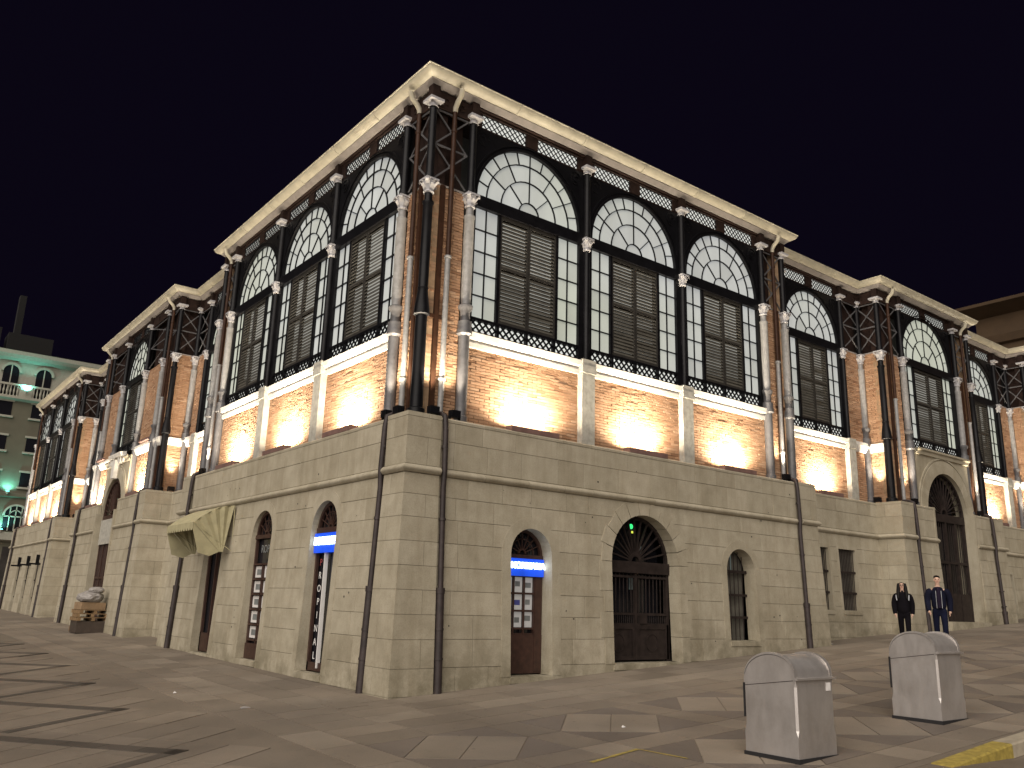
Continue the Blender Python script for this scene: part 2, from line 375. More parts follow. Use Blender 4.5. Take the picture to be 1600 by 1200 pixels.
# field slabs to the left of the wall strip: rotated grid with dark zigzag bands
mb = MB(); ang = radians(32); ca, sa = cos(ang), sin(ang)
def rot(p): return (p[0]*ca-p[1]*sa, p[0]*sa+p[1]*ca)
for i in range(-34, 44):
    for j in range(-40, 44):
        q = [rot((i*0.93+ox, j*0.62+oy)) for ox, oy in ((0, 0), (0.93, 0), (0.93, 0.62), (0, 0.62))]
        if all(p[0] < -3.29 and p[0] > -24 and -12 < p[1] < 42 for p in q): slab_mb(mb, q, 0.0, 0.008)
mb.build('field_paving', 'slab_mid', plaza, stuff=True, fix=False)
tips = [(-4.75, -6.25), (-4.45, -2.47), (-4.17, 1.33), (-3.85, 5.08), (-3.56, 8.78), (-3.40, 12.4), (-3.40, 16.1)]
for k, (tx, ty) in enumerate(tips):
    e1 = Vector((-0.53, 0.85)).normalized(); e2 = Vector((-0.875, -0.485)).normalized(); T = Vector((tx, ty))
    for e, L_, wd in ((e1, 3.1, 0.27), (e2, 2.1, 0.20)):
        nrm = Vector((-e.y, e.x)); nrm = nrm if nrm.x < 0 else -nrm
        steps = int(L_/0.7)
        for q in range(steps+1):
            s0, s1 = q*L_/(steps+1), (q+1)*L_/(steps+1)
            p = [T+e*s0, T+e*s1, T+e*s1+nrm*wd, T+e*s0+nrm*wd]
            if (p[1]-p[0]).cross(p[2]-p[0]) < 0: p = p[::-1]
            mb = MB(); slab_mb(mb, [(v.x, v.y) for v in p], 0.005, 0.004); mb.build('dark_band_slab', 'band_dark', plaza, fix=False)
# cover plate near the corner
mb = MB(); slab_mb(mb, [(-1.70, -0.95), (-1.15, -0.95), (-1.15, -0.35), (-1.70, -0.35)], 0.008, 0.004); mb.build('cover_plate', 'slab_mid', plaza, fix=False)

# ================================================================== the market hall
hall = empty('market_hall', (0, 0, 0))
tag(hall, 'floodlit corner market hall of beige stone, orange brick and black iron arched windows', 'market hall')
Z_L, Z_S0, Z_S1, Z_SILL, Z_T0, Z_T1, Z_FR0, Z_FR1, Z_EAVE = 4.95, 3.82, 3.98, 6.92, 9.76, 10.03, 11.64, 12.00, 12.33
ROWS_LOW = [-0.75, -0.02, 0.43, 0.91, 1.33, 1.75, 2.17, 2.60, 3.03, 3.44, Z_S0]
ROWS_UP = [Z_S1, 4.50, Z_L-0.08]
def bat(z): return 0.40 + (0.15*(3.9-z)/3.9 if z < 3.9 else 0.0)

class Op:
    """opening in the stone: u0..u1, from z0, springing zs; flat=True gives a lintel at zs"""
    def __init__(s, u0, u1, z0, zs, ring=0.22, flat=False, depth=0.42):
        s.u0, s.u1, s.z0, s.zs, s.ring, s.flat, s.depth = u0, u1, z0, zs, ring, flat, depth
        s.c = (u0+u1)/2; s.a = (u1-u0)/2; s.m = s.a+ring*0.5
        s.top = zs+ring*0.5 if flat else zs+s.m
    def half(s, z):
        if z < s.z0-1e-6 or z > s.top: return 0.0
        if z <= s.zs or s.flat: return s.m
        return sqrt(max(0.0, s.m**2-(z-s.zs)**2))
def row_z(z0, z1, ops):
    zz = {z0, z1}
    for o in ops:
        if z0 < o.z0 < z1: zz |= {o.z0-1e-4, o.z0+1e-4}
        if o.flat:
            if z0 < o.top < z1: zz |= {o.top-1e-4, o.top+1e-4}
        else:
            if z0 < o.top and z1 > o.zs:
                lo, hi = max(z0, o.zs), min(z1, o.top)
                for k in range(9):
                    q = k/8; q = 1-(1-q)**2 if hi == o.top else q
                    zz.add(lo+(hi-lo)*q)
    return sorted(zz)
def row_spans(u0, u1, z0, z1, ops):
    """list of (left polyline, right polyline) in (u,z) for a course"""
    act = sorted([o for o in ops if o.top > z0+0.01 and o.z0 < z1-0.01], key=lambda o: o.c)
    zz = row_z(z0, z1, act); spans = []; left = [(u0, z) for z in zz]
    for o in act:
        spans.append((left, [(o.c-o.half(z), z) for z in zz])); left = [(o.c+o.half(z), z) for z in zz]
    spans.append((left, [(u1, z) for z in zz])); return spans
def block(mb, L, R, df, g=0.0038, ch=0.0035, back=0.11, jit=0.0):
    za, zb = L[0][1], L[-1][1]
    def ring(e):
        zc = lambda z: min(max(z, za+e), zb-e)
        pts = [(u+e, zc(z)) for u, z in L]+[(u-e, zc(z)) for u, z in reversed(R)]
        return pts
    a, b_ = ring(g), ring(g+ch); k = len(a)
    vs = [mb.P(u, df(z)+jit, z) for u, z in b_]+[mb.P(u, df(z)+jit-ch*0.9, z) for u, z in a]+[mb.P(u, df(z)-back, z) for u, z in a]
    fs = [tuple(range(k))]+[(i, (i+1) % k, k+(i+1) % k, k+i) for i in range(k)]+[(k+i, k+(i+1) % k, 2*k+(i+1) % k, 2*k+i) for i in range(k)]
    mb.add(vs, fs)
def stone_wall(fr, u0, u1, off, ops, individual, rows_low=ROWS_LOW, rows_up=ROWS_UP, zmin=-0.75):
    df = lambda z: bat(z)+off
    bk = MB(fr)
    for rows in (rows_low, rows_up):
        for z0, z1 in zip(rows[:-1], rows[1:]):
            for L, R in row_spans(u0, u1, z0, z1, ops):
                pts = L+R[::-1]; bk.add([fr.P(u, df(z)-0.016, z) for u, z in pts], [tuple(range(len(pts)))])
    bk.add([fr.P(u0, df(Z_S0)-0.016, Z_S0), fr.P(u1, df(Z_S0)-0.016, Z_S0), fr.P(u1, df(Z_S1)-0.016, Z_S1), fr.P(u0, df(Z_S1)-0.016, Z_S1)], [(0, 1, 2, 3)])
    wall = bk.build('stone_wall', 'joint', hall)
    joined = MB(fr)
    for rows in (rows_low, rows_up):
        for z0, z1 in zip(rows[:-1], rows[1:]):
            for L, R in row_spans(u0, u1, z0, z1, ops):
                la, rb = max(p[0] for p in L), min(p[0] for p in R)
                cuts = []; u = la+random.uniform(0.35, 1.0)
                while u < rb-0.3: cuts.append(u); u += random.uniform(0.62, 1.15)
                zz = [p[1] for p in L]; edges = [L]+[[(c, z) for z in (zz[0], zz[-1])] for c in cuts]+[R]
                for A, B in zip(edges[:-1], edges[1:]):
                    j = random.uniform(-0.003, 0.004)
                    if individual:
                        mb = MB(fr); block(mb, A, B, df, jit=j); mb.build('stone_block', 'stone', wall)
                    else: block(joined, A, B, df, jit=j)
    # string course stones and coping stones
    u = u0
    while u < u1-0.05:
        v = min(u1, u+random.uniform(0.8, 1.15)); v = u1 if u1-v < 0.3 else v
        d = df(3.9); prof = [(d-0.05, Z_S0), (d+0.025, Z_S0+0.005)]+[(d+0.02+0.065*sin(pi*(k+0.5)/6)**0.7, Z_S0+0.01+0.13*(k+0.5)/6) for k in range(6)]+[(d+0.02, Z_S1-0.01), (d-0.05, Z_S1)]
        mb = MB(fr) if individual else joined; mb.extr(prof, u+0.004, v-0.004)
        if individual: mb.build('string_course_stone', 'stone', wall, smooth=True)
        d = df(5); mb = MB(fr) if individual else joined; mb.extr([(off-0.02, Z_L-0.078), (d+0.006, Z_L-0.078), (d+0.012, Z_L-0.03), (d-0.02, Z_L), (off-0.02, Z_L)], u+0.003, v-0.003)
        if individual: mb.build('coping_stone', 'stone', wall)
        u = v
    if joined.v: joined.build('stone_courses', 'stone', wall, stuff=True)
    # surrounds and reveals
    for o in ops:
        o.d = df; surround(fr, o, df, wall)
    return wall
def arch_pts(o, extra, n=16):
    a = o.a+extra
    if o.flat: return [(o.c-a, o.z0), (o.c-a, o.zs+extra), (o.c+a, o.zs+extra), (o.c+a, o.z0)]
    return [(o.c-a, o.z0)]+[(o.c-a*cos(pi*k/n), o.zs+a*sin(pi*k/n)) for k in range(n+1)]+[(o.c+a, o.z0)]
def surround(fr, o, df, wall):
    if o.ring >= 0.3:      # wedge shaped arch stones and jamb blocks
        nv = 11
        for k in range(nv):
            a0, a1 = pi*k/nv+0.008, pi*(k+1)/nv-0.008; r1 = o.a+o.ring*(1.0 if k % 2 else 0.86)+(0.06 if k == nv//2 else 0)
            pts = [(o.c-r*cos(a), o.zs+r*sin(a)) for r, a in ((o.a, a0), (o.a, (a0+a1)/2), (o.a, a1), (r1, a1), (r1, a0))]
            mb = MB(fr); k5 = len(pts)
            vs = [fr.P(u, df(z)+0.012, z) for u, z in pts]+[fr.P(u, df(z)-o.depth, z) for u, z in pts]
            mb.add(vs, [tuple(range(k5))]+[(i, (i+1) % k5, k5+(i+1) % k5, k5+i) for i in range(k5)]); mb.build('arch_stone', 'stone', wall)
        z = o.z0; k = 0
        while z < o.zs-0.1:
            z1 = min(o.zs, z+random.uniform(0.42, 0.55)); z1 = o.zs if o.zs-z1 < 0.2 else z1
            for s in (-1, 1):
                wd = o.ring*(1.0 if (k % 2) else 0.7); ua, ub = o.c+s*o.a, o.c+s*(o.a+wd)
                mb = MB(fr); vs = [fr.P(u, df(zz)+0.010-dd, zz) for dd in (0, o.depth+0.01) for u, zz in ((ua, z+0.004), (ub, z+0.004), (ub, z1-0.004), (ua, z1-0.004))]
                mb.add(vs, [(0, 1, 2, 3), (0, 4, 5, 1), (1, 5, 6, 2), (2, 6, 7, 3), (3, 7, 4, 0)]); mb.build('jamb_stone', 'stone', wall)
            z = z1; k += 1
    else:
        a, b_ = arch_pts(o, 0.0), arch_pts(o, o.ring); k = len(a); mb = MB(fr)
        vs = [fr.P(u, df(z)+0.008, z) for u, z in a]+[fr.P(u, df(z)+0.008, z) for u, z in b_]+[fr.P(u, df(z)-o.depth, z) for u, z in a]+[fr.P(u, df(z)-0.03, z) for u, z in b_]
        fs = []
        for i in range(k-1):
            fs += [(i, i+1, k+i+1, k+i), (i, 2*k+i, 2*k+i+1, i+1), (k+i, k+i+1, 3*k+i+1, 3*k+i)]
        mb.add(vs, fs); mb.build('stone_surround', 'stone', wall)
    # threshold / sill stone
    mb = MB(fr); mb.extr([(df(o.z0)-o.depth-0.3, o.z0-0.12), (df(o.z0)+0.03, o.z0-0.12), (df(o.z0)+0.03, o.z0-0.015), (df(o.z0)-o.depth-0.3, o.z0)], o.c-o.a-0.02, o.c+o.a+0.02); mb.build('sill_stone', 'stone', wall)
    # dark panel added behind for the unlit space, keeps light from leaking
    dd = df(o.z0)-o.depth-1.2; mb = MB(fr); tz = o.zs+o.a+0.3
    mb.quad((o.c-o.a-0.4, dd, o.z0-0.3), (o.c+o.a+0.4, dd, o.z0-0.3), (o.c+o.a+0.4, dd, tz), (o.c-o.a-0.4, dd, tz)); mb.build('dark_backing', 'interior_dark', wall)

def quoin(x0, x1, y0, y1, bx, by, wall_parent, individual=True, rows=ROWS_LOW+[]):
    """corner pilaster of stacked blocks; bx/by give the outward signs of battered sides (x0 side -1, x1 side +1)"""
    joined = MB()
    def course(z0, z1, xa, xb, ya, yb, mb, g=0.005, grow=0.0):
        vs = []
        for z in (z0+g, z1-g):
            e = (0.15*(3.9-z)/3.9 if z < 3.9 else 0)+grow
            X0 = xa-(e if (bx[0] and xa == x0) else 0)+g; X1 = xb+(e if (bx[1] and xb == x1) else 0)-g
            Y0 = ya-(e if (by[0] and ya == y0) else 0)+g; Y1 = yb+(e if (by[1] and yb == y1) else 0)-g
            vs += [(X0, Y0, z), (X1, Y0, z), (X1, Y1, z), (X0, Y1, z)]
        mb.add(vs, [(0, 3, 2, 1), (4, 5, 6, 7), (0, 1, 5, 4), (1, 2, 6, 5), (2, 3, 7, 6), (3, 0, 4, 7)])
    core = MB()
    vs = []
    for z in (-0.75, 3.9, Z_L-0.02):
        e = (0.15*(3.9-z)/3.9 if z < 3.9 else 0)-0.012
        X0, X1, Y0, Y1 = x0-(e if bx[0] else -0.01), x1+(e if bx[1] else -0.01), y0-(e if by[0] else -0.01), y1+(e if by[1] else -0.01)
        vs += [(X0, Y0, z), (X1, Y0, z), (X1, Y1, z), (X0, Y1, z)]
    core.add(vs, [(0, 1, 5, 4), (1, 2, 6, 5), (2, 3, 7, 6), (3, 0, 4, 7), (4, 5, 9, 8), (5, 6, 10, 9), (6, 7, 11, 10), (7, 4, 8, 11), (8, 9, 10, 11)])
    par = core.build('corner_pilaster', 'joint', hall)
    k = 0
    allr = list(zip(ROWS_LOW[:-1], ROWS_LOW[1:]))+list(zip(ROWS_UP[:-1], ROWS_UP[1:]))+[(Z_L-0.08, Z_L+0.01)]
    for z0, z1 in allr:
        if (x1-x0) > 0.5 and (y1-y0) > 0.5:
            if k % 2: parts = [(x0, x1, y0, y0+(y1-y0)*0.62), (x0, x1, y0+(y1-y0)*0.62, y1)]
            else: parts = [(x0, x0+(x1-x0)*0.62, y0, y1), (x0+(x1-x0)*0.62, x1, y0, y1)]
        else: parts = [(x0, x1, y0, y1)]
        for pa in parts:
            mb = MB() if individual else joined; course(z0, z1, *pa, mb)
            if individual: mb.build('quoin_stone', 'stone', par)
        k += 1
    # string course round the pilaster
    mb = MB(); K = 7
    vs = []; fs = []
    for q in range(K+1):
        z = Z_S0+0.01+0.14*q/K; e = 0.02+0.06*sin(pi*(q+0.2)/(K+0.4))
        vs += [(x0-(e if bx[0] else 0), y0-(e if by[0] else 0), z), (x1+(e if bx[1] else 0), y0-(e if by[0] else 0), z), (x1+(e if bx[1] else 0), y1+(e if by[1] else 0), z), (x0-(e if bx[0] else 0), y1+(e if by[1] else 0), z)]
    for q in range(K):
        for s in range(4): fs.append((4*q+s, 4*q+(s+1) % 4, 4*q+4+(s+1) % 4, 4*q+4+s))
    fs += [(0, 1, 2, 3), tuple(4*K+i for i in range(4))]
    mb.add(vs, fs); mb.build('string_course_stone', 'stone', par)
    if joined.v: joined.build('quoin_courses', 'stone', par, stuff=True)
    return par

# ---- openings
door_R = Op(2.02, 3.06, 0.24, 2.50); gate_R = Op(4.74, 6.86, 0.42, 2.50, 0.36, depth=0.32); win_R = Op(8.58, 9.68, 0.87, 2.47, 0.20, depth=0.34)
win_Ra = Op(13.35, 14.20, 1.66, 3.40, 0.10, True, 0.25); win_Rb = Op(14.72, 15.62, 1.66, 3.40, 0.10, True, 0.25)
win_Rc = Op(24.3, 24.75, 1.6, 3.15, 0.10, True, 0.25); win_Rd = Op(25.3, 26.2, 1.6, 3.15, 0.10, True, 0.25)
door_L = Op(2.12, 3.30, 0.12, 2.95); win_L = Op(5.42, 6.62, 0.16, 2.95); door_L2 = Op(8.55, 9.90, 0.12, 2.95, 0.20)
portal_L = Op(20.4, 23.4, 0.25, 4.4, 0.0, True, 0.9)
stone_wall(FR, 0.25, 11.75, 0.0, [door_R, gate_R, win_R], True)
stone_wall(FL, 0.25, 11.75, 0.0, [door_L, win_L, door_L2], True)
quoin(-0.48, 0.27, -0.48, 0.27, (1, 0), (1, 0), hall)
quoin(11.73, 12.48, -0.48, 0.40, (0, 1), (1, 0), hall, False)
quoin(-0.48, 0.40, 11.73, 12.48, (1, 0), (0, 1), hall, False)
stone_wall(FR, 12.40, 17.2, -0.75, [win_Ra, win_Rb], False)
quoin(17.02, 17.77, -0.48, 0.40, (1, 0), (1, 0), hall, False)
stone_wall(FR, 17.75, 19.28, 0.0, [], False); stone_wall(FR, 22.02, 23.25, 0.0, [], False)
quoin(23.23, 23.98, -0.48, 0.40, (0, 1), (1, 0), hall, False)
stone_wall(FR, 23.9, 28.5, -0.75, [win_Rc, win_Rd], False)
quoin(28.27, 29.02, -0.48, 0.40, (1, 0), (1, 0), hall, False)
stone_wall(FR, 29.0, 41.5, 0.0, [], False)
stone_wall(FL, 12.40, 16.7, -0.80, [], False)
quoin(-0.48, 0.45, 16.47, 17.22, (1, 0), (1, 0), hall, False)
stone_wall(FL, 17.20, 20.45, 0.0, [], False); stone_wall(FL, 23.35, 26.60, 0.0, [], False)
quoin(-0.48, 0.45, 26.58, 27.33, (1, 0), (0, 1), hall, False)
stone_wall(FL, 27.2, 31.6, -0.80, [], False)
quoin(-0.48, 0.45, 31.47, 32.22, (1, 0), (1, 0), hall, False)
far_ops = [Op(33.9, 34.8, 0.35, 2.9, 0.1, True, 0.3), Op(36.5, 37.4, 0.35, 2.9, 0.1, True, 0.3), Op(39.2, 40.1, 0.35, 2.9, 0.1, True, 0.3)]
stone_wall(FL, 32.2, 43.0, 0.0, far_ops, False)
quoin(-0.48, 0.27, 42.93, 43.68, (1, 0), (0, 1), hall, False)

pk = MB(); rp = random.Random(11)
for fr_ in (FR, FL):
    for k in range(34):
        u, z = rp.uniform(0.4, 11.4), rp.uniform(0.6, 4.6)
        if any(o_.u0-0.1 < u < o_.u1+0.1 and z < o_.zs+o_.a+0.1 for o_ in ((door_R, gate_R, win_R) if fr_ is FR else (door_L, win_L, door_L2))): continue
        r_ = rp.uniform(0.010, 0.024); d = bat(z)+0.006; n_ = 7
        pk.add([fr_.P(u+r_*cos(2*pi*q/n_)*rp.uniform(0.7, 1.2), d, z+r_*sin(2*pi*q/n_)*rp.uniform(0.7, 1.2)) for q in range(n_)], [tuple(range(n_))])
pk.build('wall_pockmarks', 'interior_dark', hall, stuff=True, fix=False)

# ---- brickwork
def bricks(fr, u0, u1, z0, z1, d, parent, bl=0.25, bh=0.064):
    mb = MB(fr); z = z0; k = 0
    while z < z1-0.01:
        zt = min(z+bh, z1); u = u0-(bl/2 if k % 2 else 0)
        while u < u1:
            a, b_ = max(u, u0), min(u+bl, u1)
            if b_-a > 0.03:
                j = d+random.uniform(-0.006, 0.005)+(random.uniform(-0.012, -0.004) if random.random() < 0.12 else 0); g = 0.0055
                P = fr.P; vs = [P(a+g, j, z+g), P(b_-g, j, z+g), P(b_-g, j, zt-g), P(a+g, j, zt-g), P(a+g, d-0.03, z+g), P(b_-g, d-0.03, z+g), P(b_-g, d-0.03, zt-g), P(a+g, d-0.03, zt-g)]
                mb.add(vs, [(0, 1, 2, 3), (0, 4, 5, 1), (1, 5, 6, 2), (2, 6, 7, 3), (3, 7, 4, 0)])
            u += bl
        z = zt; k += 1
    back = MB(fr); back.box(u0, u1, d-0.30, d-0.022, z0, z1); bw = back.build('brick_wall', 'mortar', parent)
    mb.build('brick_courses', 'brick', bw, stuff=True, fix=False)
    return bw

# ---- cast iron columns (shared meshes)
def lathe_mesh(name, prof, mat, seg=14):
    mb = MB(); mb.lathe(0, 0, prof, seg); me = mb.mesh(name, mat)
    me.polygons.foreach_set('use_smooth', [True]*len(me.polygons)); me.set_sharp_from_angle(angle=radians(40)); return me
def capital_mesh():
    mb = MB(); mb.lathe(0, 0, [(0.09, 0), (0.115, 0.02), (0.115, 0.04), (0.09, 0.06), (0.10, 0.12), (0.14, 0.24), (0.15, 0.26), (0.10, 0.27)], 12)
    for k in range(8):           # acanthus leaves and corner volutes
        a = 2*pi*k/8; h, r0 = (0.27, 0.205) if k % 2 else (0.19, 0.17)
        cx, cy = cos(a), sin(a); tx, ty = -sin(a), cos(a)
        pts = [(0.085, 0.05, 0.045), (0.115, h*0.6, 0.05), (r0*0.86, h*0.9, 0.04), (r0, h, 0.035), (r0*1.04, h-0.035, 0.028), (r0*0.95, h-0.055, 0.02)]
        vs = []
        for r_, z, wv in pts: vs += [(cx*r_-tx*wv, cy*r_-ty*wv, z), (cx*r_+tx*wv, cy*r_+ty*wv, z)]
        mb.add(vs, [(2*i, 2*i+1, 2*i+3, 2*i+2) for i in range(len(pts)-1)])
    mb.box(-0.15, 0.15, -0.15, 0.15, 0.275, 0.315)
    return mb.mesh('capital', 'capital_paint')
CAP = capital_mesh()
TOPCAP = None
mb = MB(); mb.lathe(0, 0, [(0.085, 0), (0.11, 0.02), (0.085, 0.05), (0.09, 0.09), (0.13, 0.13)], 12); mb.box(-0.165, 0.165, -0.165, 0.165, 0.13, 0.19); TOPCAP = mb.mesh('top_capital', 'capital_paint')
SH_LOW = lathe_mesh('shaft', [(0.14, Z_L), (0.14, 5.10), (0.115, 5.12), (0.115, 6.78), (0.16, 6.82), (0.16, 6.90), (0.145, 6.93), (0.145, 7.08), (0.105, 7.10), (0.105, 7.30), (0.15, 7.36), (0.155, 7.42), (0.12, 7.45)], 'grey_iron')
SH_MID = lathe_mesh('shaft', [(0.095, 7.45), (0.10, 7.50), (0.108, 7.62), (0.108, 9.35), (0.122, 9.38), (0.122, 9.42), (0.085, 9.44), (0.085, 9.62)], 'pale_iron')
SH_DARK = lathe_mesh('shaft', [(0.13, 6.98), (0.16, 7.0), (0.155, 7.10), (0.10, 7.5), (0.115, 7.55), (0.10, 7.58), (0.10, 9.35), (0.12, 9.38), (0.12, 9.42), (0.085, 9.44), (0.085, 9.62)], 'black_iron')
SH_DARKLOW = lathe_mesh('shaft', [(0.17, Z_L), (0.17, 5.1), (0.125, 5.13), (0.115, 6.98)], 'black_iron')
SH_TOP = lathe_mesh('shaft', [(0.10, 9.93), (0.10, 10.05), (0.085, 10.08), (0.08, 11.56), (0.10, 11.58)], 'black_iron')
SH_SLIM = lathe_mesh('shaft', [(0.075, Z_SILL), (0.075, 9.55), (0.06, 9.60)], 'black_iron')
def inst(name, me, parent, loc=(0, 0, 0)):
    o = bpy.data.objects.new(name, me); o.location = loc; return link(o, parent)
def column(fr, u, d, kind):
    x, y, _ = fr.P(u, d, 0)
    c = empty('iron_column', (x, y, 0), hall)
    if kind == 'pale': inst('lower_shaft', SH_LOW, c); inst('shaft', SH_MID, c)
    elif kind == 'dark': inst('lower_shaft', SH_DARKLOW, c); inst('shaft', SH_DARK, c)
    else: inst('shaft', SH_SLIM, c)
    k = inst('capital', CAP, c, (0, 0, 9.60)); inst('upper_shaft', SH_TOP, c); t = inst('top_capital', TOPCAP, c, (0, 0, 11.57))
    if kind == 'slim': k.scale = (0.85, 0.85, 1)
    mb = MB(); mb.box(-0.09, 0.09, -0.09, 0.09, 11.76, 12.10); inst('bracket_block', mb.mesh('bracket_block', 'umber_panel'), c)
    return c

# ---- floodlights
def flood(fr, uc, off, length=1.25, watts=FLOOD_W, lit=True):
    mb = MB(fr); mb.extr([(off+0.20, Z_L), (off+0.395, Z_L), (off+0.395, Z_L+0.10), (off+0.39, Z_L+0.11), (off+0.375, Z_L+0.11), (off+0.375, Z_L+0.05), (off+0.22, Z_L+0.05), (off+0.22, Z_L+0.10), (off+0.20, Z_L+0.10)], uc-length/2, uc+length/2)
    for s_ in (-1, 1): mb.box(uc+s_*(length/2+0.006)-0.006, uc+s_*(length/2+0.006)+0.006, off+0.198, off+0.397, Z_L+0.001, Z_L+0.108)
    h = mb.build('floodlight_housing', 'lamp_housing', hall)
    mb = MB(fr); mb.box(uc-length/2+0.02, uc+length/2-0.02, off+0.225, off+0.325, Z_L+0.055, Z_L+0.075); mb.build('lamp_lens', 'lamp_lens', h)
    ld = bpy.data.lights.new('floodlight', 'AREA'); ld.shape = 'RECTANGLE'; ld.size = length*0.92; ld.size_y = 0.08; ld.energy = watts; ld.color = WARM; ld.spread = radians(165)
    lo = bpy.data.objects.new('floodlight', ld); lo.location = fr.P(uc, off+0.335, Z_L+0.115)
    dirv = Vector((-fr.n.x*0.03, -fr.n.y*0.03, 1.0))
    X = fr.u.copy(); Zc = -dirv.normalized(); Yc = Zc.cross(X)
    lo.matrix_world = Matrix.Translation(lo.location) @ Matrix((X, Yc, Zc)).transposed().to_4x4()
    link(lo); mw = lo.matrix_world.copy(); lo.parent = h; lo.matrix_world = mw
def spot(fr, u, d, aim=(0, -0.12), watts=SPOT_W, angle=58, z=Z_L):
    mb = MB(fr); mb.box(u-0.10, u+0.10, d-0.07, d+0.07, z+0.06, z+0.20); mb.box(u-0.12, u-0.10, d-0.03, d+0.03, z, z+0.16); mb.box(u+0.10, u+0.12, d-0.03, d+0.03, z, z+0.16)
    h = mb.build('spotlight_housing', 'black_iron', hall)
    ld = bpy.data.lights.new('spotlight', 'SPOT'); ld.energy = watts*5; ld.color = WARM; ld.spot_size = radians(angle); ld.spot_blend = 0.7; ld.shadow_soft_size = 0.05
    lo = bpy.data.objects.new('spotlight', ld); dirv = fr.u*aim[0]+fr.n*aim[1]+Vector((0, 0, 1))
    lo.location = fr.P(u, d, z+0.24); lo.rotation_euler = dirv.to_track_quat('-Z', 'Y').to_euler(); link(lo, h)

# ---- window bay between two columns
def lattice(mb, u0, u1, z0, z1, d, cell=0.085, w_=0.020, t_=0.02, scale=False):
    # crossing diagonal bars clipped to a rectangle
    W, Hh = u1-u0, z1-z0
    n_ = int((W+Hh)/cell)+1
    for s in (1, -1):
        for k in range(n_+1):
            c = k*cell
            if s == 1:   # u - z = c - H
                a = c-Hh; pts = [(max(0, a), max(0, -a)), (min(W, a+Hh), min(Hh, W-a))]
            else:        # u + z = c
                pts = [(max(0, c-Hh), min(Hh, c)), (min(W, c), max(0, c-W))]
            (p, q), (r_, t2) = pts
            if r_-p > 0.02: mb.bar((u0+p, z0+q), (u0+r_, z0+t2), w_, (d-t_, d))
def bay(fr, c0, c1, off, individual, shutters=True, detail=True):
    a, b_ = c0+0.17, c1-0.17; c = (a+b_)/2; W = b_-a; R = W/2-0.03
    d = off-0.02
    bayo = MB(fr)
    sidew = 0.63; s0, s1 = a+0.03, a+0.03+sidew; e0, e1 = b_-0.03-sidew, b_-0.03
    z0, z1 = 7.28, Z_T0
    fw_ = bayo
    fw_.box(a-0.17, b_+0.17, d-0.10, d+0.07, Z_T0, Z_T1)                 # transom beam
    fw_.box(a-0.17, b_+0.17, d-0.085, d+0.035, 7.22, z0)                  # bottom rail
    fw_.box(a-0.17, b_+0.17, d-0.08, d+0.05, Z_SILL, Z_SILL+0.045)
    for (p, q) in ((a-0.17, a+0.03), (b_-0.03, b_+0.17)): fw_.box(p, q, d-0.09, d+0.045, Z_SILL+0.045, Z_T0)
    for p in (s1, e0): fw_.box(p-0.005, p+0.065 if p == s1 else p+0.005, d-0.07, d+0.03, z0, z1) if p == s1 else fw_.box(p-0.065, p+0.005, d-0.07, d+0.03, z0, z1)
    rows = 5
    for (p, q) in ((s0, s1), (e0, e1)):
        fw_.box((p+q)/2-0.010, (p+q)/2+0.010, d-0.05, d+0.0, z0, z1)
        for k in range(1, rows):
            zz = z0+(z1-z0)*k/rows; fw_.box(p, q, d-0.062, d+0.008, zz-0.010, zz+0.010)
    # fan light bars
    rr = [0.19*R, 0.53*R, 0.80*R]
    for r_ in rr: fw_.arcbar(c, Z_T1, r_-0.010, r_+0.010, 0, pi, d-0.05, d+0.0, 18)
    for (ra, rb, nn) in ((rr[0], rr[1], 4), (rr[1], rr[2], 6), (rr[2], R, 12)):
        for k in range(1, nn):
            an = pi*k/nn; fw_.bar((c+ra*cos(an), Z_T1+ra*sin(an)), (c+rb*cos(an), Z_T1+rb*sin(an)), 0.018, (d-0.048, d-0.004))
    fw_.arcbar(c, Z_T1, R-0.01, R+0.05, 0, pi, d-0.09, d+0.05, 24)
    # lower lattice band dividers
    for k in range(5):
        uu = a-0.05+(W+0.10)*k/4; fw_.box(uu-0.03, uu+0.03, d-0.06, d+0.028, Z_SILL+0.045, 7.22)
    frame = fw_.build('window_frame', 'black_iron', hall)
    la = MB(fr)
    for k in range(4):
        uu = a-0.05+(W+0.10)*k/4; vv = a-0.05+(W+0.10)*(k+1)/4; lattice(la, uu+0.03, vv-0.03, Z_SILL+0.045, 7.22, d+0.01, 0.165, 0.036)
    la.build('lattice_screen', 'black_iron', frame, stuff=True)
    # panes
    pj = MB(fr)
    def pane(pts):
        mb = MB(fr) if individual else pj
        k = len(pts); mb.add([fr.P(u, d-0.035, z) for u, z in pts]+[fr.P(u, d-0.045, z) for u, z in pts], [tuple(range(k)), tuple(range(2*k-1, k-1, -1))])
        if individual: mb.build('glass_pane', 'frosted_pane', frame, fix=False)
    for (p, q) in ((s0, s1), (e0, e1)):
        mid = (p+q)/2
        for k in range(rows):
            za, zb = z0+(z1-z0)*k/rows, z0+(z1-z0)*(k+1)/rows
            for (x0, x1) in ((p, mid), (mid, q)): pane([(x0, za), (x1, za), (x1, zb), (x0, zb)])
    for (ra, rb, nn) in ((0, rr[0], 1), (rr[0], rr[1], 4), (rr[1], rr[2], 6), (rr[2], R, 12)):
        for k in range(nn):
            a0, a1 = pi*k/nn, pi*(k+1)/nn; sg = max(2, int(18/nn))
            outer = [(c+rb*cos(a0+(a1-a0)*i/sg), Z_T1+rb*sin(a0+(a1-a0)*i/sg)) for i in range(sg+1)]
            inner = [(c+ra*cos(a1-(a1-a0)*i/sg), Z_T1+ra*sin(a1-(a1-a0)*i/sg)) for i in range(sg+1)] if ra > 0 else []
            pane(outer+inner)
    if pj.v: pj.build('glass_panes', 'frosted_pane', frame, stuff=True, fix=False)
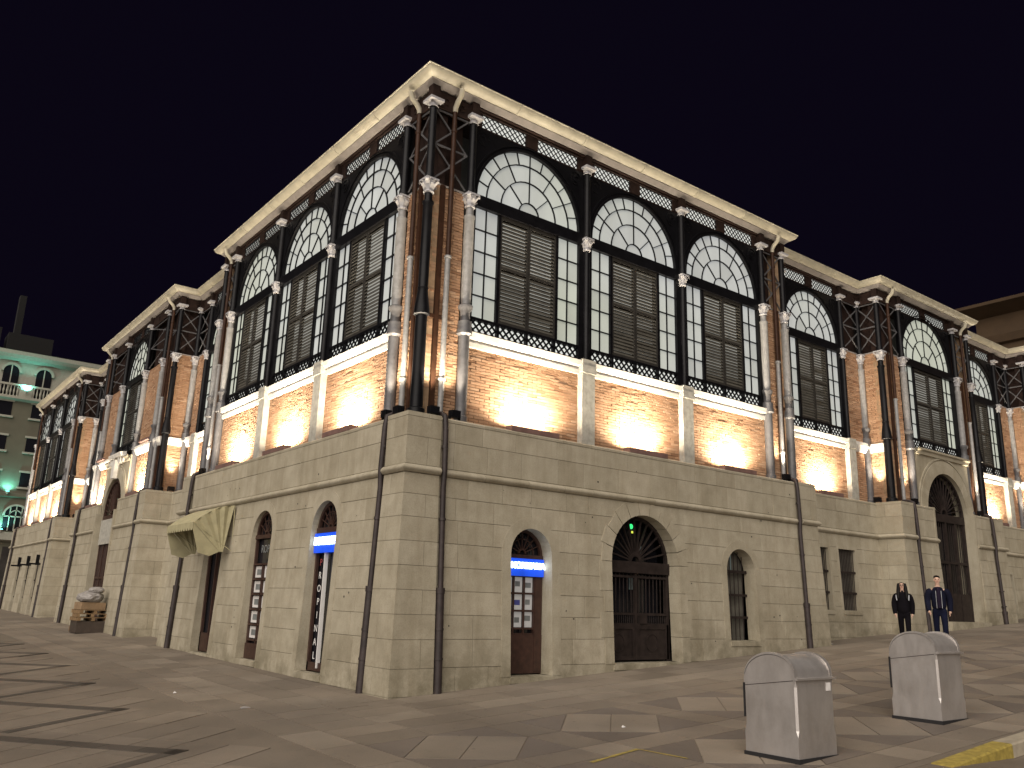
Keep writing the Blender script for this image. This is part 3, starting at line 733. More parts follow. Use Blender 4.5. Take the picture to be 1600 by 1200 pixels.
    # lit glass behind lattice and shutters
    gs = MB(fr); gs.box(a-0.1, b_+0.1, d-0.06, d-0.05, Z_SILL+0.03, 7.25)
    gs.build('frosted_sheet', 'frieze_glow', frame); gs = MB(fr); gs.box(s1+0.03, e0-0.03, d-0.20, d-0.19, z0, z1); gs.build('shutter_glass', 'frosted_sheet', frame)
    # shutters with louvres
    if shutters:
        p0, p1 = s1+0.065, e0-0.065; mid = (p0+p1)/2
        for (x0, x1) in ((p0, mid-0.008), (mid+0.008, p1)):
            mb = MB(fr); st = 0.042
            mb.box(x0, x0+st, d-0.06, d+0.02, z0, z1); mb.box(x1-st, x1, d-0.06, d+0.02, z0, z1)
            for (za, zb) in ((z0, z0+0.07), (z1-0.09, z1), (8.52, 8.58)): mb.box(x0+st, x1-st, d-0.055, d+0.016, za, zb)
            sh = mb.build('shutter', 'louvre_frame', frame)
            lv = MB(fr); dl = random.uniform(-0.04, 0.10)
            for (za, zb) in ((z0+0.07, 8.52), (8.58, z1-0.09)):
                nn = max(1, round((zb-za)/0.083)); ps = (zb-za)/nn
                for k in range(nn):
                    zc = za+ps*(k+0.5); tl = radians(54)+dl+random.uniform(-0.05, 0.07)+(0.16 if random.random() < 0.10 else 0)+0.10*max(0, (8.9-zc)/1.6); hw = 0.0515
                    dz, dd = hw*sin(tl), hw*cos(tl)
                    lv.extr([(d-0.018+dd, zc-dz), (d-0.018+dd+0.004, zc-dz+0.008), (d-0.018-dd+0.004, zc+dz+0.008), (d-0.018-dd, zc+dz)], x0+st-0.003, x1-st+0.003)
            lv.build('louvre_slats', 'louvre_paint', sh, stuff=True)
    # spandrel plate with arch cut-out
    sp = MB(fr); RR = R+0.045; ztop = Z_FR0; seg = 12
    for s in (-1, 1):
        arc = [(c+s*RR*cos(pi/2*i/seg), Z_T1+RR*sin(pi/2*i/seg)) for i in range(seg+1)]
        ue = c+s*(W/2+0.17)
        pl = [(ue, Z_T1)]+arc+[(c, ztop), (ue, ztop)]
        sp.prism(pl, d-0.05, d+0.03)
        # scroll in the spandrel
        for (rq, cu, cz) in ((0.16, c+s*(W/2-0.16), Z_FR0-0.22), (0.08, c+s*(W/2-0.13), Z_FR0-0.24)): sp.arcbar(cu, cz, rq-0.018, rq+0.018, 0, 1.6*pi, d+0.03, d+0.05, 12)
    sp.arcbar(c, Z_T1, R+0.10, R+0.14, 0.25, pi-0.25, d+0.03, d+0.05, 20)
    spo = sp.build('spandrel', 'black_iron', frame)
    # frieze: two lattice panels
    fz = MB(fr); ua, ub = c0, c1
    fz.box(ua, ub, d-0.06, d+0.035, Z_FR0, Z_FR0+0.03); fz.box(ua, ub, d-0.06, d+0.07, Z_FR1-0.01, Z_FR1+0.04); fz.box(ua, ub, d-0.06, d+0.13, Z_FR1+0.04, Z_FR1+0.068)
    for (p, q) in ((ua, ua+0.27), (c-0.17, c+0.17), (ub-0.27, ub)): fz.box(p, q, d-0.05, d+0.05, Z_FR0+0.03, Z_FR1-0.01)
    fzo = fz.build('frieze', 'umber_panel', hall)
    fl_ = MB(fr)
    for (p, q) in ((ua+0.27, c-0.17), (c+0.17, ub-0.27)): lattice(fl_, p, q, Z_FR0+0.03, Z_FR1-0.01, d+0.03, 0.145, 0.020)
    fl_.build('lattice_screen', 'black_iron', fzo, stuff=True)
    gs = MB(fr); gs.box(ua+0.2, ub-0.2, d-0.02, d-0.01, Z_FR0+0.02, Z_FR1); gs.build('frosted_sheet', 'frieze_glow', fzo)

def under_bay(fr, c0, c1, off, lit=True, pil=(False, False), fl=1.25):
    """brick panel, sill and floodlight below a window bay"""
    bricks(fr, c0, c1, Z_L, 6.62, off, hall)
    s = MB(fr); s.extr([(off-0.05, 6.60), (off+0.06, 6.60), (off+0.07, 6.70), (off+0.045, 6.73), (off+0.05, 6.76), (off+0.13, 6.79), (off+0.15, 6.90), (off-0.05, 6.92)], c0, c1); s.build('window_sill', 'white_stone', hall)
    for flag, cc in zip(pil, (c0, c1)):
        if flag:
            m_ = MB(fr); m_.box(cc-0.19, cc+0.19, off+0.002, off+0.16, Z_L+0.001, 6.62); m_.box(cc-0.21, cc+0.21, off+0.002, off+0.19, 6.62, 6.80); m_.box(cc-0.20, cc+0.20, off+0.002, off+0.185, 6.80, 6.935); m_.build('stone_pilaster', 'grey_stone', hall)
    if lit: flood(fr, (c0+c1)/2, off, fl)

def xlattice(fr, u0, u1, off, back=True):
    """cross braced iron panel over a brick pier, z 9.95 - 11.7"""
    mb = MB(fr); za, zb = 10.0, 11.62; n_ = 2; d = off+0.06
    for k in range(n_):
        p, q = za+(zb-za)*k/n_, za+(zb-za)*(k+1)/n_
        mb.bar((u0, p), (u1, q), 0.035, (d-0.02, d)); mb.bar((u1, p), (u0, q), 0.035, (d-0.04, d-0.021)); mb.bar((u0, q), (u1, q), 0.04, (d-0.035, d-0.01))
        uc = (u0+u1)/2; zc = (p+q)/2; mb.box(uc-0.035, uc+0.035, d-0.045, d+0.012, zc-0.035, zc+0.035)
    x = mb.build('cross_bracing', 'grey_iron', hall)
    pb = MB(fr); pb.box(u0, u1, off-0.35, off-0.16, 9.9, 12.0); pb.build('shaded_brick_back', 'umber_panel', x)  # brick in shadow behind the braces, its shade put into the dark colour
    tp = MB(fr); tp.box(u0-0.03, u1+0.03, off-0.08, off+0.09, 11.66, 12.04)
    uc = (u0+u1)/2
    for s in (-1, 1): tp.arcbar(uc+s*(u1-u0)*0.24, 11.85, 0.05, 0.085, 0.3, 1.7*pi, off+0.09, off+0.11, 10)
    tp.build('bracket_panel', 'umber_panel', x)

def pier(fr, u0, u1, off):
    b_ = bricks(fr, u0, u1, Z_L, 9.93, off, hall)
    mb = MB(fr); mb.box(u0, u1, off-0.30, off+0.01, 9.93, 9.97); mb.build('pier_coping', 'soffit_paint', b_)
    xlattice(fr, u0+0.02, u1-0.02, off)
def upper_pipe(fr, u, d, gutter_d=0.40):
    mb = MB(fr); mb.tube([(u, d, Z_L+0.02), (u, d, 8.35)], 0.058, 10)
    for z in (5.75, 8.33): mb.tube([(u, d, z), (u, d, z+0.05)], 0.075, 10)
    p = mb.build('downpipe', 'pale_iron', hall, smooth=True)
    mb = MB(fr); mb.tube([(u, d, 8.35), (u, d, 11.70)], 0.052, 10); mb.tube([(u, d, 11.2), (u, d, 11.25)], 0.066, 10); mb.build('pipe_length', 'brown_iron', p, smooth=True)
    mb = MB(fr); mb.tube([(u, d, 11.68), (u, d+0.01, 11.78), (u, d+0.08, 11.88), (u, d+0.20, 11.98), (u, d+0.25, 12.12)], 0.058, 10); mb.build('pipe_elbow', 'gutter_paint', p, smooth=True)
def stanchion(fr, u, off):
    mb = MB(fr); mb.box(u-0.05, u+0.05, off+0.002, off+0.07, Z_L+0.02, 9.93); mb.box(u-0.22, u+0.22, off+0.008, off+0.05, 7.02, 7.10); mb.build('iron_stanchion', 'brown_iron', hall)
def lower_pipe(fr, u, off=0.0):
    mb = MB(fr); d = lambda z: bat(z)+off+0.075
    g = fr.P(u, 0.6, 0); zb = gz(g[0], g[1])
    mb.tube([(u, off+0.10, Z_L+0.10), (u, off+0.30, Z_L+0.09), (u, d(4.8)-0.03, Z_L+0.02), (u, d(4.7), 4.75), (u, d(3.9)+0.03, 3.95), (u, d(3.6), 3.6), (u, d(1.75), 1.75)], 0.052, 10)
    for z in (3.0, 4.35): mb.tube([(u, d(z)+0.003, z), (u, d(z), z+0.05)], 0.064, 10)
    p = mb.build('rain_pipe', 'pipe_rust', hall, smooth=True)
    mb = MB(fr); mb.tube([(u, d(zb), zb-0.02), (u, d(1.78), 1.78)], 0.074, 12)
    for z in (0.55+zb, 1.05+zb): mb.tube([(u, d(z)+0.003, z), (u, d(z), z+0.04)], 0.082, 12)
    mb.tube([(u, d(1.72), 1.70), (u, d(1.72), 1.80)], 0.084, 12); mb.build('pipe_guard', 'pipe_rust', p, smooth=True)

CW = [0.95, 4.32, 7.68, 11.05]
def pavilion(fr, u_start, individual, lit=True):
    for k in range(3):
        c0, c1 = u_start+CW[k], u_start+CW[k+1]
        bay(fr, c0, c1, 0.0, individual); under_bay(fr, c0, c1, 0.0, lit, (k > 0, False))
    for k in (1, 2): column(fr, u_start+CW[k], 0.06, 'slim')
# corner pavilion
pavilion(FR, 0, True); pavilion(FL, 0, True)
for fr in (FR, FL):
    pier(fr, 0.0 if fr is FR else 0.0, 0.86, 0.0); column(fr, 0.95, 0.08, 'pale'); column(fr, 11.05, 0.08, 'pale'); pier(fr, 11.14, 12.0, 0.0)
    upper_pipe(fr, 0.45, 0.10); stanchion(fr, 0.28, 0.0); upper_pipe(fr, 11.60, 0.10); stanchion(fr, 11.75, 0.0)
    column(fr, 12.06, 0.06, 'pale')
    lower_pipe(fr, 0.36); lower_pipe(fr, 11.64)
column(FR, -0.08, 0.08, 'dark')
spot(FR, 0.16, 0.32, (0.03, -0.07)); spot(FL, 0.16, 0.32, (0.03, -0.07)); spot(FR, 0.66, 0.30, (0, -0.07), SPOT_W*0.7); spot(FL, 0.66, 0.30, (0, -0.07), SPOT_W*0.7)
for fr in (FR, FL): spot(fr, 11.45, 0.28, (0, -0.10), SPOT_W*0.7)
# right facade: recess, entrance pavilion, recess, far pavilion
def recess(fr, u0, u1, off, cA, cB, mirror=False, lit=True):
    """one window bay next to a brick pier"""
    bay(fr, cA, cB, off, False); under_bay(fr, cA, cB, off, lit, (False, True), 1.1)
    column(fr, cA, off+0.06, 'pale'); column(fr, cB, off+0.04, 'slim')
    pier(fr, cB+0.10, u1+0.05, off)
    if cA-0.12 > u0: bricks(fr, u0-0.02, cA-0.10, Z_L, 12.0, off, hall)
    s = MB(fr); s.extr([(off-0.05, 6.60), (off+0.06, 6.60), (off+0.15, 6.80), (off+0.15, 6.90), (off-0.05, 6.92)], cB, u1+0.03); s.build('string_sill', 'white_stone', hall)
recess(FR, 12.0, 17.5, -0.75, 13.05, 16.35); recess(FL, 12.0, 16.95, -0.80, 12.75, 15.75)
def return_pier(fr, u0, u1, off, lit=True, inner='lo'):
    """visible side wall of a projecting pavilion: brick, cross bracing, V of light"""
    pier(fr, u0, u1, off)
    s = MB(fr); s.extr([(off-0.05, 6.62), (off+0.05, 6.62), (off+0.10, 6.78), (off+0.11, 6.88), (off-0.05, 6.90)], u0, u1); s.build('string_sill', 'white_stone', hall)
    if lit: spot(fr, (u0+u1)/2, off+0.26, (0, -0.10), SPOT_W*1.3, 46)
# side faces looking towards the camera: x = 17.5 (facing -x) and y = 16.95 (facing -y)
FSR = Fr((17.5, 0), (0, 1), (-1, 0)); FSL = Fr((0, 16.95), (1, 0), (0, -1))
FSR2 = Fr((28.75, 0), (0, 1), (-1, 0)); FSL2 = Fr((0, 31.95), (1, 0), (0, -1))
for f_ in (FSR, FSL, FSR2, FSL2):
    return_pier(f_, 0.0, 0.78, 0.0); column(f_, 0.02, 0.07, 'dark'); column(f_, 0.72, 0.09, 'pale')
for f_, dpt in ((Fr((12.0, 0), (0, 1), (1, 0)), 0.78), (Fr((0, 12.0), (1, 0), (0, 1)), 0.82), (Fr((23.5, 0), (0, 1), (1, 0)), 0.78), (Fr((0, 26.85), (1, 0), (0, 1)), 0.82)):
    mb = MB(f_); mb.box(0, dpt, -0.3, 0.0, Z_L, 12.0); mb.build('side_wall', 'mortar', hall)
# entrance pavilion on the right
pier(FR, 17.5, 18.55, 0.0); pier(FR, 22.55, 23.5, 0.0)
bay(FR, 18.65, 22.35, 0.0, False)
for u in (18.65, 22.45): column(FR, u, 0.08, 'pale')
column(FR, 23.56, 0.06, 'dark')
upper_pipe(FR, 17.95, 0.10); stanchion(FR, 17.80, 0.0); upper_pipe(FR, 23.1, 0.10); stanchion(FR, 22.9, 0.0); lower_pipe(FR, 17.86); lower_pipe(FR, 23.14)
spot(FR, 18.25, 0.28, (0, -0.1), SPOT_W); spot(FR, 22.75, 0.28, (0, -0.1), SPOT_W)
def portal_head(fr, c, hw, r, zs, ztop, d, mat='stone', groove=True):
    """stone field above the ledge with a round arch cut and a moulded ring"""
    mb = MB(fr); seg = 14
    for s in (-1, 1):
        arc = [(c+s*r*cos(pi/2*i/seg), zs+r*sin(pi/2*i/seg)) for i in range(seg+1)]
        mb.prism([(c+s*hw, Z_L-0.4), (c+s*r, Z_L-0.4)]+arc+[(c, ztop), (c+s*hw, ztop)], d-0.35, d)
    o = mb.build('portal_field', mat, hall)
    mb = MB(fr); mb.arcbar(c, zs, r, r+0.42, 0, pi, d+0.001, d+0.05, 26); mb.build('arch_ring', mat, o)
    mb = MB(fr); mb.arcbar(c, zs, r+0.47, r+0.53, 0.0, pi, d+0.001, d+0.035, 26); mb.build('arch_moulding', mat, o)
    mb = MB(fr); mb.extr([(d, ztop-0.22), (d+0.06, ztop-0.20), (d+0.07, ztop-0.10), (d+0.13, ztop-0.06), (d+0.13, ztop)], c-hw, c+hw); mb.build('portal_cornice', mat, o)
    return o
po = portal_head(FR, 20.6, 1.80, 1.36, 4.85, 6.90, 0.16)
for s in (-1, 1): mb = MB(FR); mb.prism([(20.6+s*1.355, 0.4), (20.6+s*1.46, 0.4), (20.6+s*1.46, 4.953), (20.6+s*1.355, 4.953)], -0.35, 0.413); mb.build('portal_jamb', 'stone', po)
def tall_gate(fr, c, r, z0, zs, d, parent_mat='gate_iron'):
    g = MB(fr); g.box(c-r, c+r, d-0.06, d+0.06, zs-0.20, zs+0.06)
    g.arcbar(c, zs+0.06, r-0.07, r, 0, pi, d-0.05, d+0.05, 22); g.arcbar(c, zs+0.06, 0.16, 0.22, 0, pi, d-0.04, d+0.04, 10)
    for k in range(1, 16):
        an = pi*k/16; g.bar((c+0.2*cos(an), zs+0.06+0.2*sin(an)), (c+(r-0.05)*cos(an), zs+0.06+(r-0.05)*sin(an)), 0.03, (d-0.02, d+0.02))
    for k in range(5):
        u = c-r+0.04+(2*r-0.08)*k/4; g.box(u-0.05, u+0.05, d-0.05, d+0.05, z0, zs-0.2)
    for k in range(1, 20):
        u = c-r+2*r*k/20; g.tube([(u, d, z0), (u, d, zs-0.2)], 0.014, 6)
    g.box(c-r, c+r, d-0.04, d+0.04, z0, z0+0.9); g.box(c-r, c+r, d-0.045, d+0.045, z0+1.85, z0+1.93)
    o = g.build('entrance_gate', parent_mat, hall)
    b2 = MB(fr); b2.quad((c-r, d-0.35, z0), (c+r, d-0.35, z0), (c+r, d-0.35, zs+r), (c-r, d-0.35, zs+r)); b2.build('dark_glazing', 'dark_glass', o)
    return o
og = tall_gate(FR, 20.6, 1.345, 1.4, 4.8, 0.02)
mb = MB(FR); mb.box(20.3, 20.45, -0.30, -0.295, 2.5, 3.1); mb.build('reflection_glow', 'dim_inside', og)  # small glowing box painted in as a reflection behind the bars
mb = MB(FR); mb.box(19.25, 21.95, -0.5, 0.62, 1.0, 1.42); mb.build('threshold_step', 'stone', po)
# recess and far pavilion on the right
recess(FR, 23.5, 28.75, -0.75, 24.35, 27.6)
pavilion(FR, 28.75, False); pier(FR, 28.75, 29.6, 0.0); column(FR, 29.7, 0.08, 'pale'); upper_pipe(FR, 29.2, 0.1); lower_pipe(FR, 29.11)
# ---- left facade: entrance pavilion
cL = 21.9
for (u0, u1) in ((17.0, 20.2), (23.6, 26.85)):
    bricks(FL, u0, u1, Z_L, 9.93, 0.0, hall); xlattice(FL, u0+0.02, u1-0.02, 0.0)
    s = MB(FL); s.extr([(-0.05, 6.60), (0.06, 6.60), (0.15, 6.80), (0.15, 6.90), (-0.05, 6.92)], u0, u1); s.build('string_sill', 'white_stone', hall)
    flood(FL, (u0+u1)/2+(0.3 if u0 < 20 else 0), 0.0, 1.2, FLOOD_W*0.9)
    mb = MB(FL); mb.box((u0+u1)/2-0.6, (u0+u1)/2+0.6, 0.16, 0.26, 6.93, 7.0); h = mb.build('floodlight_housing', 'lamp_housing', hall)
bay(FL, 20.25, 23.55, 0.0, False)
for u in (20.25, 23.55): column(FL, u, 0.08, 'pale')
for u in (17.95, 25.85): column(FL, u, 0.08, 'pale'); 
column(FL, 26.92, 0.06, 'dark')
upper_pipe(FL, 17.45, 0.10); stanchion(FL, 17.3, 0.0); upper_pipe(FL, 26.4, 0.10); lower_pipe(FL, 17.31); lower_pipe(FL, 26.49)
bricks(FL, 20.2, 23.6, 6.2, 6.62, -0.02, hall)
po = portal_head(FL, cL, 1.72, 1.35, 4.55, 6.62, 0.22, 'stone')
for s in (-1, 1): mb = MB(FL); mb.prism([(cL+s*1.344, -0.3), (cL+s*1.5, -0.3), (cL+s*1.5, 4.553), (cL+s*1.344, 4.553)], -0.35, 0.47); mb.build('portal_jamb', 'stone', po)
# keystone with scrolled cresting
mb = MB(FL); mb.prism([(cL-0.16, 5.85), (cL+0.16, 5.85), (cL+0.26, 6.55), (cL-0.26, 6.55)], 0.20, 0.42)
for s in (-1, 1):
    mb.arcbar(cL+s*0.55, 6.62, 0.10, 0.24, 0, 2*pi, 0.24, 0.36, 14); mb.arcbar(cL+s*0.95, 6.55, 0.06, 0.15, 0, 2*pi, 0.24, 0.34, 12)
mb.extr([(0.2, 6.62), (0.40, 6.66), (0.45, 6.80), (0.2, 6.85)], cL-0.9, cL+0.9); mb.build('scrolled_keystone', 'white_stone', po)
og = tall_gate(FL, cL, 1.33, 0.2, 4.4, 0.16, 'door_wood')
mb = MB(FL); mb.box(cL-1.3, cL+1.3, 0.21, 0.26, 3.35, 4.3)
mb.build('lintel_panel', 'grey_stone', og)
recess(FL, 26.85, 31.95, -0.80, 27.7, 30.8)
pavilion(FL, 31.95, False); pier(FL, 31.95, 32.8, 0.0); pier(FL, 43.1-0.9, 43.2, 0.0)
for u in (32.9, 43.0): column(FL, u, 0.08, 'pale')
upper_pipe(FL, 32.4, 0.1); lower_pipe(FL, 32.31); lower_pipe(FL, 42.84); upper_pipe(FL, 42.75, 0.1)

# ---- eaves: soffit band, gutter pieces, roof
def eave(fr, u0, u1, off, miter0, miter1):
    """miter: +1 convex corner, -1 concave corner, 0 none; gutter in separate lengths"""
    def us(u, d, which):   # shift of the end with projection d
        mt = miter0 if which == 0 else miter1
        return u+(-d if which == 0 else d)*mt if mt else u
    sof = MB(fr)
    prof = [(off-0.10, 12.07), (off+0.15, 12.07), (off+0.25, 12.16), (off+0.25, 12.21), (off-0.10, 12.21)]
    sof.add([fr.P(us(u0, d-off, 0), d, z) for d, z in prof]+[fr.P(us(u1, d-off, 1), d, z) for d, z in prof], [(i, (i+1) % 5, 5+(i+1) % 5, 5+i) for i in range(5)])
    sof.build('eaves_band', 'soffit_paint', hall)
    K = 8
    gp = [(0.20, 12.185)]+[(0.23+0.20*sin(pi/2*k/K), 12.33-0.15*cos(pi/2*k/K)) for k in range(K+1)]+[(0.45, 12.335), (0.45, 12.35), (0.40, 12.35), (0.20, 12.31)]
    u = u0; first = True
    n_ = max(1, round((u1-u0)/1.85)); step = (u1-u0)/n_
    gpar = None
    for k in range(n_):
        a, b_ = u0+step*k, u0+step*(k+1)
        mb = MB(fr); kk = len(gp)
        va = [fr.P(us(a, d, 0) if k == 0 else a+0.004, off+d, z) for d, z in gp]; vb = [fr.P(us(b_, d, 1) if k == n_-1 else b_-0.004, off+d, z) for d, z in gp]
        mb.add(va+vb, [(i, (i+1) % kk, kk+(i+1) % kk, kk+i) for i in range(kk)]+[tuple(range(kk)), tuple(range(2*kk-1, kk-1, -1))])
        gobj = mb.build('gutter_length', 'gutter_paint', hall, smooth=True)
        if k < n_-1:
            mb = MB(fr); mb.extr([(off+0.21, 12.178)]+[(off+0.23+0.212*sin(pi/2*q/K), 12.33-0.162*cos(pi/2*q/K)) for q in range(K+1)]+[(off+0.21, 12.33)], b_-0.035, b_+0.035); mb.build('gutter_collar', 'gutter_paint', gobj)
eave(FR, 0, 12.0, 0, 1, 1); eave(FL, 0, 12.0, 0, 1, 1)
eave(Fr((12.0, 0), (0, 1), (1, 0)), 0, 0.75, 0, 1, -1); eave(Fr((0, 12.0), (1, 0), (0, 1)), 0, 0.80, 0, 1, -1)
eave(FR, 12.0, 17.5, -0.75, -1, -1); eave(FL, 12.0, 16.95, -0.80, -1, -1)
eave(FSR, 0, 0.75, 0, 1, -1); eave(FSL, 0, 0.80, 0, 1, -1)
eave(FR, 17.5, 23.5, 0, 1, 1); eave(FL, 16.95, 26.85, 0, 1, 1)
eave(Fr((23.5, 0), (0, 1), (1, 0)), 0, 0.75, 0, 1, -1); eave(Fr((0, 26.85), (1, 0), (0, 1)), 0, 0.80, 0, 1, -1)
eave(FR, 23.5, 28.75, -0.75, -1, -1); eave(FL, 26.85, 31.95, -0.80, -1, -1)
eave(FSR2, 0, 0.75, 0, 1, -1); eave(FSL2, 0, 0.80, 0, 1, -1)
eave(FR, 28.75, 40.75, 0, 1, 1); eave(FL, 31.95, 43.2, 0, 1, 1)
ol = [(0, 0), (12, 0), (12, .75), (17.5, .75), (17.5, 0), (23.5, 0), (23.5, .75), (28.75, .75), (28.75, 0), (40.75, 0), (40.75, 43.2), (0, 43.2), (0, 31.95), (.8, 31.95), (.8, 26.85), (0, 26.85), (0, 16.95), (.8, 16.95), (.8, 12), (0, 12)]
mb = MB(); k = len(ol); mb.add([(x, y, 12.15) for x, y in ol]+[(20.4, 21.6, 13.6)], [(i, (i+1) % k, k) for i in range(k)]); mb.build('roof', 'roof_sheet', hall)
mb = MB(); mb.add([(x, y, 12.14) for x, y in ol], [tuple(range(k))]); mb.build('ceiling', 'umber_panel', hall)
mb = MB(); mb.box(0, 40.75, 43.0, 43.2, 0, 12.1); mb.box(40.5, 40.75, 0, 43.2, 0, 12.1); mb.build('rear_wall', 'stone', hall)
mb = MB(); mb.box(0.9, 40.4, 1.2, 1.4, -0.5, 12.1); mb.box(1.2, 1.4, 1.4, 42.9, -0.5, 12.1); mb.build('inner_partition', 'interior_dark', hall)

# ---- ground floor joinery
def text(name, s, size, mat, parent, M4, ext=0.004, spacing=1.0, bold=0.0):
    cu = bpy.data.curves.new(name, 'FONT'); cu.body = s; cu.size = size; cu.extrude = ext; cu.align_x = 'CENTER'; cu.align_y = 'CENTER'; cu.space_character = spacing; cu.offset = bold
    tmp = bpy.data.objects.new(name, cu); col.objects.link(tmp); dg = bpy.context.evaluated_depsgraph_get()
    me = bpy.data.meshes.new_from_object(tmp.evaluated_get(dg)); bpy.data.objects.remove(tmp); me.name = name; me.materials.clear(); me.materials.append(M(mat))
    o = bpy.data.objects.new(name, me); o.matrix_world = M4; return link(o, parent)
def face_mat(fr, u, d, z):
    """matrix for lettering that faces outwards and reads left to right from the street"""
    X = fr.u.copy(); Zv = fr.n.copy(); Y = Vector((0, 0, 1))
    if X.cross(Y).dot(Zv) < 0: X = -X
    return Matrix.Translation(fr.P(u, d, z)) @ Matrix((X, Y, Zv)).transposed().to_4x4()
def glazing(fr, o, d, mat='dark_glass', parent=None, name='dark_glazing'):
    mb = MB(fr); pts = arch_pts(o, 0.02); mb.add([fr.P(u, d, z) for u, z in pts], [tuple(range(len(pts)))]); return mb.build(name, mat, parent)
def arch_frame(fr, o, d, w_, mat, name, th=0.06, fan=0):
    mb = MB(fr); pin, pout = arch_pts(o, -w_), arch_pts(o, 0.01)
    for i in range(len(pin)-1): mb.prism([pout[i], pout[i+1], pin[i+1], pin[i]], d-th/2, d+th/2)
    if fan:
        for k in range(1, fan):
            an = pi*k/fan; mb.bar((o.c+0.1*cos(an), o.zs+0.04+0.1*sin(an)), (o.c+(o.a-w_/2)*cos(an), o.zs+0.04+(o.a-w_/2)*sin(an)), 0.016, (d-0.012, d+0.012))
        mb.arcbar(o.c, o.zs+0.04, 0.07, 0.10, 0, pi, d-0.02, d+0.02, 8); mb.arcbar(o.c, o.zs+0.04, o.a*0.55, o.a*0.55+0.016, 0, pi, d-0.012, d+0.012, 12)
    return mb.build(name, mat, hall)
# right: shop door with listing sheets
o = door_R; d0 = 0.14; fr = FR
fo = arch_frame(fr, o, d0, 0.06, 'door_wood', 'shop_door', fan=8); glazing(fr, o, d0-0.06, parent=fo)
mb = MB(fr); mb.box(o.u0, o.u1, d0-0.05, d0+0.05, 2.42, 2.52); mb.box(o.u0, o.u1, d0-0.05, d0+0.045, 0.26, 0.98); mb.box(o.u1-0.20, o.u1-0.02, d0-0.05, d0+0.055, 0.3, 2.42); mb.box(o.u0, o.u0+0.05, d0-0.05, d0+0.055, 0.3, 2.42)
gx0, gx1 = o.u0+0.05, o.u1-0.20; gz0, gz1 = 1.10, 2.10
for k in range(4): u = gx0+(gx1-gx0)*k/3; mb.box(u-0.016, u+0.016, d0+0.0, d0+0.04, 0.98, 2.14)
for k in range(4): z = gz0+(gz1-gz0)*k/3; mb.box(gx0, gx1, d0+0.0, d0+0.042, z-0.018, z+0.018)
mb.box(gx0, gx1, d0-0.04, d0+0.03, 0.97, 1.01)
mb.build('door_leaf', 'door_wood', fo)
pm = [['photo_grey', 'photo_grey', 'photo_grey'], ['photo_red', 'photo_blue', 'photo_grey'], ['photo_grey', 'photo_grey', 'photo_grey']]
for i in range(3):
    for j in range(3):
        ua, ub = gx0+(gx1-gx0)*i/3+0.02, gx0+(gx1-gx0)*(i+1)/3-0.02; za, zb = gz1-(gz1-gz0)*(j+1)/3+0.02, gz1-(gz1-gz0)*j/3-0.02
        mb = MB(fr); mb.box(ua, ub, d0-0.02, d0-0.012, za, zb); sh = mb.build('listing_sheet', 'paper_glow', fo)
        mb = MB(fr); hw = (ub-ua)*random.uniform(0.28, 0.4); zc = (za+zb)/2+random.uniform(-0.01, 0.03); mb.box((ua+ub)/2-hw, (ua+ub)/2+hw*0.8, d0-0.012, d0-0.009, zc-0.05, zc+0.05); mb.build('listing_photo', pm[j][i], sh)
def shop_sign(fr, o, zc, d, txt, size, label, hz=0.17):
    sg = empty('lit_shop_sign', fr.P(o.c, d, zc-hz))
    tag(sg, label, 'sign')
    inv = Matrix.Translation(sg.location).inverted()
    mb = MB(fr); mb.box(o.u0+0.02, o.u1-0.02, d-0.06, d, zc-hz, zc+hz); b_ = mb.build('sign_panel', 'sign_panel_lit', sg); b_.matrix_parent_inverse = inv
    tx = text('sign_lettering', txt, size, 'sign_letter', sg, inv @ face_mat(fr, o.c, d+0.012, zc+0.03), 0.012, 0.98, 0.006)
    return sg
shop_sign(FR, door_R, 2.27, d0+0.10, 'INMOBILIARIA', 0.165, 'glowing blue sign over the arched shop door on the long right facade')
# right: arched gate
o = gate_R; d0 = 0.10
fo = arch_frame(FR, o, d0, 0.07, 'gate_iron', 'carriage_gate', 0.07); g = MB(FR)
g.box(o.u0-0.02, o.u1+0.02, d0-0.07, d0+0.08, o.zs-0.20, o.zs+0.05)
for k in range(1, 14):
    an = pi*k/14; g.bar((o.c+0.18*cos(an), o.zs+0.05+0.18*sin(an)), (o.c+1.0*cos(an), o.zs+0.05+1.0*sin(an)), 0.032, (d0-0.02, d0+0.02))
g.arcbar(o.c, o.zs+0.05, 0.12, 0.20, 0, pi, d0-0.03, d0+0.035, 10)
for k in range(1, 18): u = o.u0+2*o.a*k/18; g.tube([(u, d0, 1.45), (u, d0, o.zs-0.2)], 0.013, 6)
for z in (1.20, 1.42, 2.22): g.box(o.u0, o.u1, d0-0.03, d0+0.03, z-0.025, z+0.025)
for k in range(1, 36): u = o.u0+2*o.a*k/36; g.tube([(u, d0, 1.20), (u, d0, 1.45)], 0.009, 5)
g.box(o.u0, o.u1, d0-0.025, d0+0.012, 0.46, 1.2)
for (a, b_) in ((o.u0+0.02, o.c-0.02), (o.c+0.02, o.u1-0.02)):
    g.box(a, b_, d0+0.012, d0+0.035, 0.46, 0.54); g.box(a, b_, d0+0.012, d0+0.035, 1.10, 1.20); g.box(a, a+0.09, d0+0.012, d0+0.035, 0.54, 1.10); g.box(b_-0.09, b_, d0+0.012, d0+0.035, 0.54, 1.10)
    g.arcbar((a+b_)/2, 0.82, 0.17, 0.20, 0, 2*pi, d0+0.012, d0+0.026, 18)
g.box(o.c-0.035, o.c+0.035, d0-0.03, d0+0.045, 0.46, o.zs-0.2); g.box(o.c+0.10, o.c+0.32, d0+0.02, d0+0.06, 1.22, 1.44)
g.build('gate_leaves', 'gate_iron', fo); glazing(FR, o, d0-0.30, parent=fo)
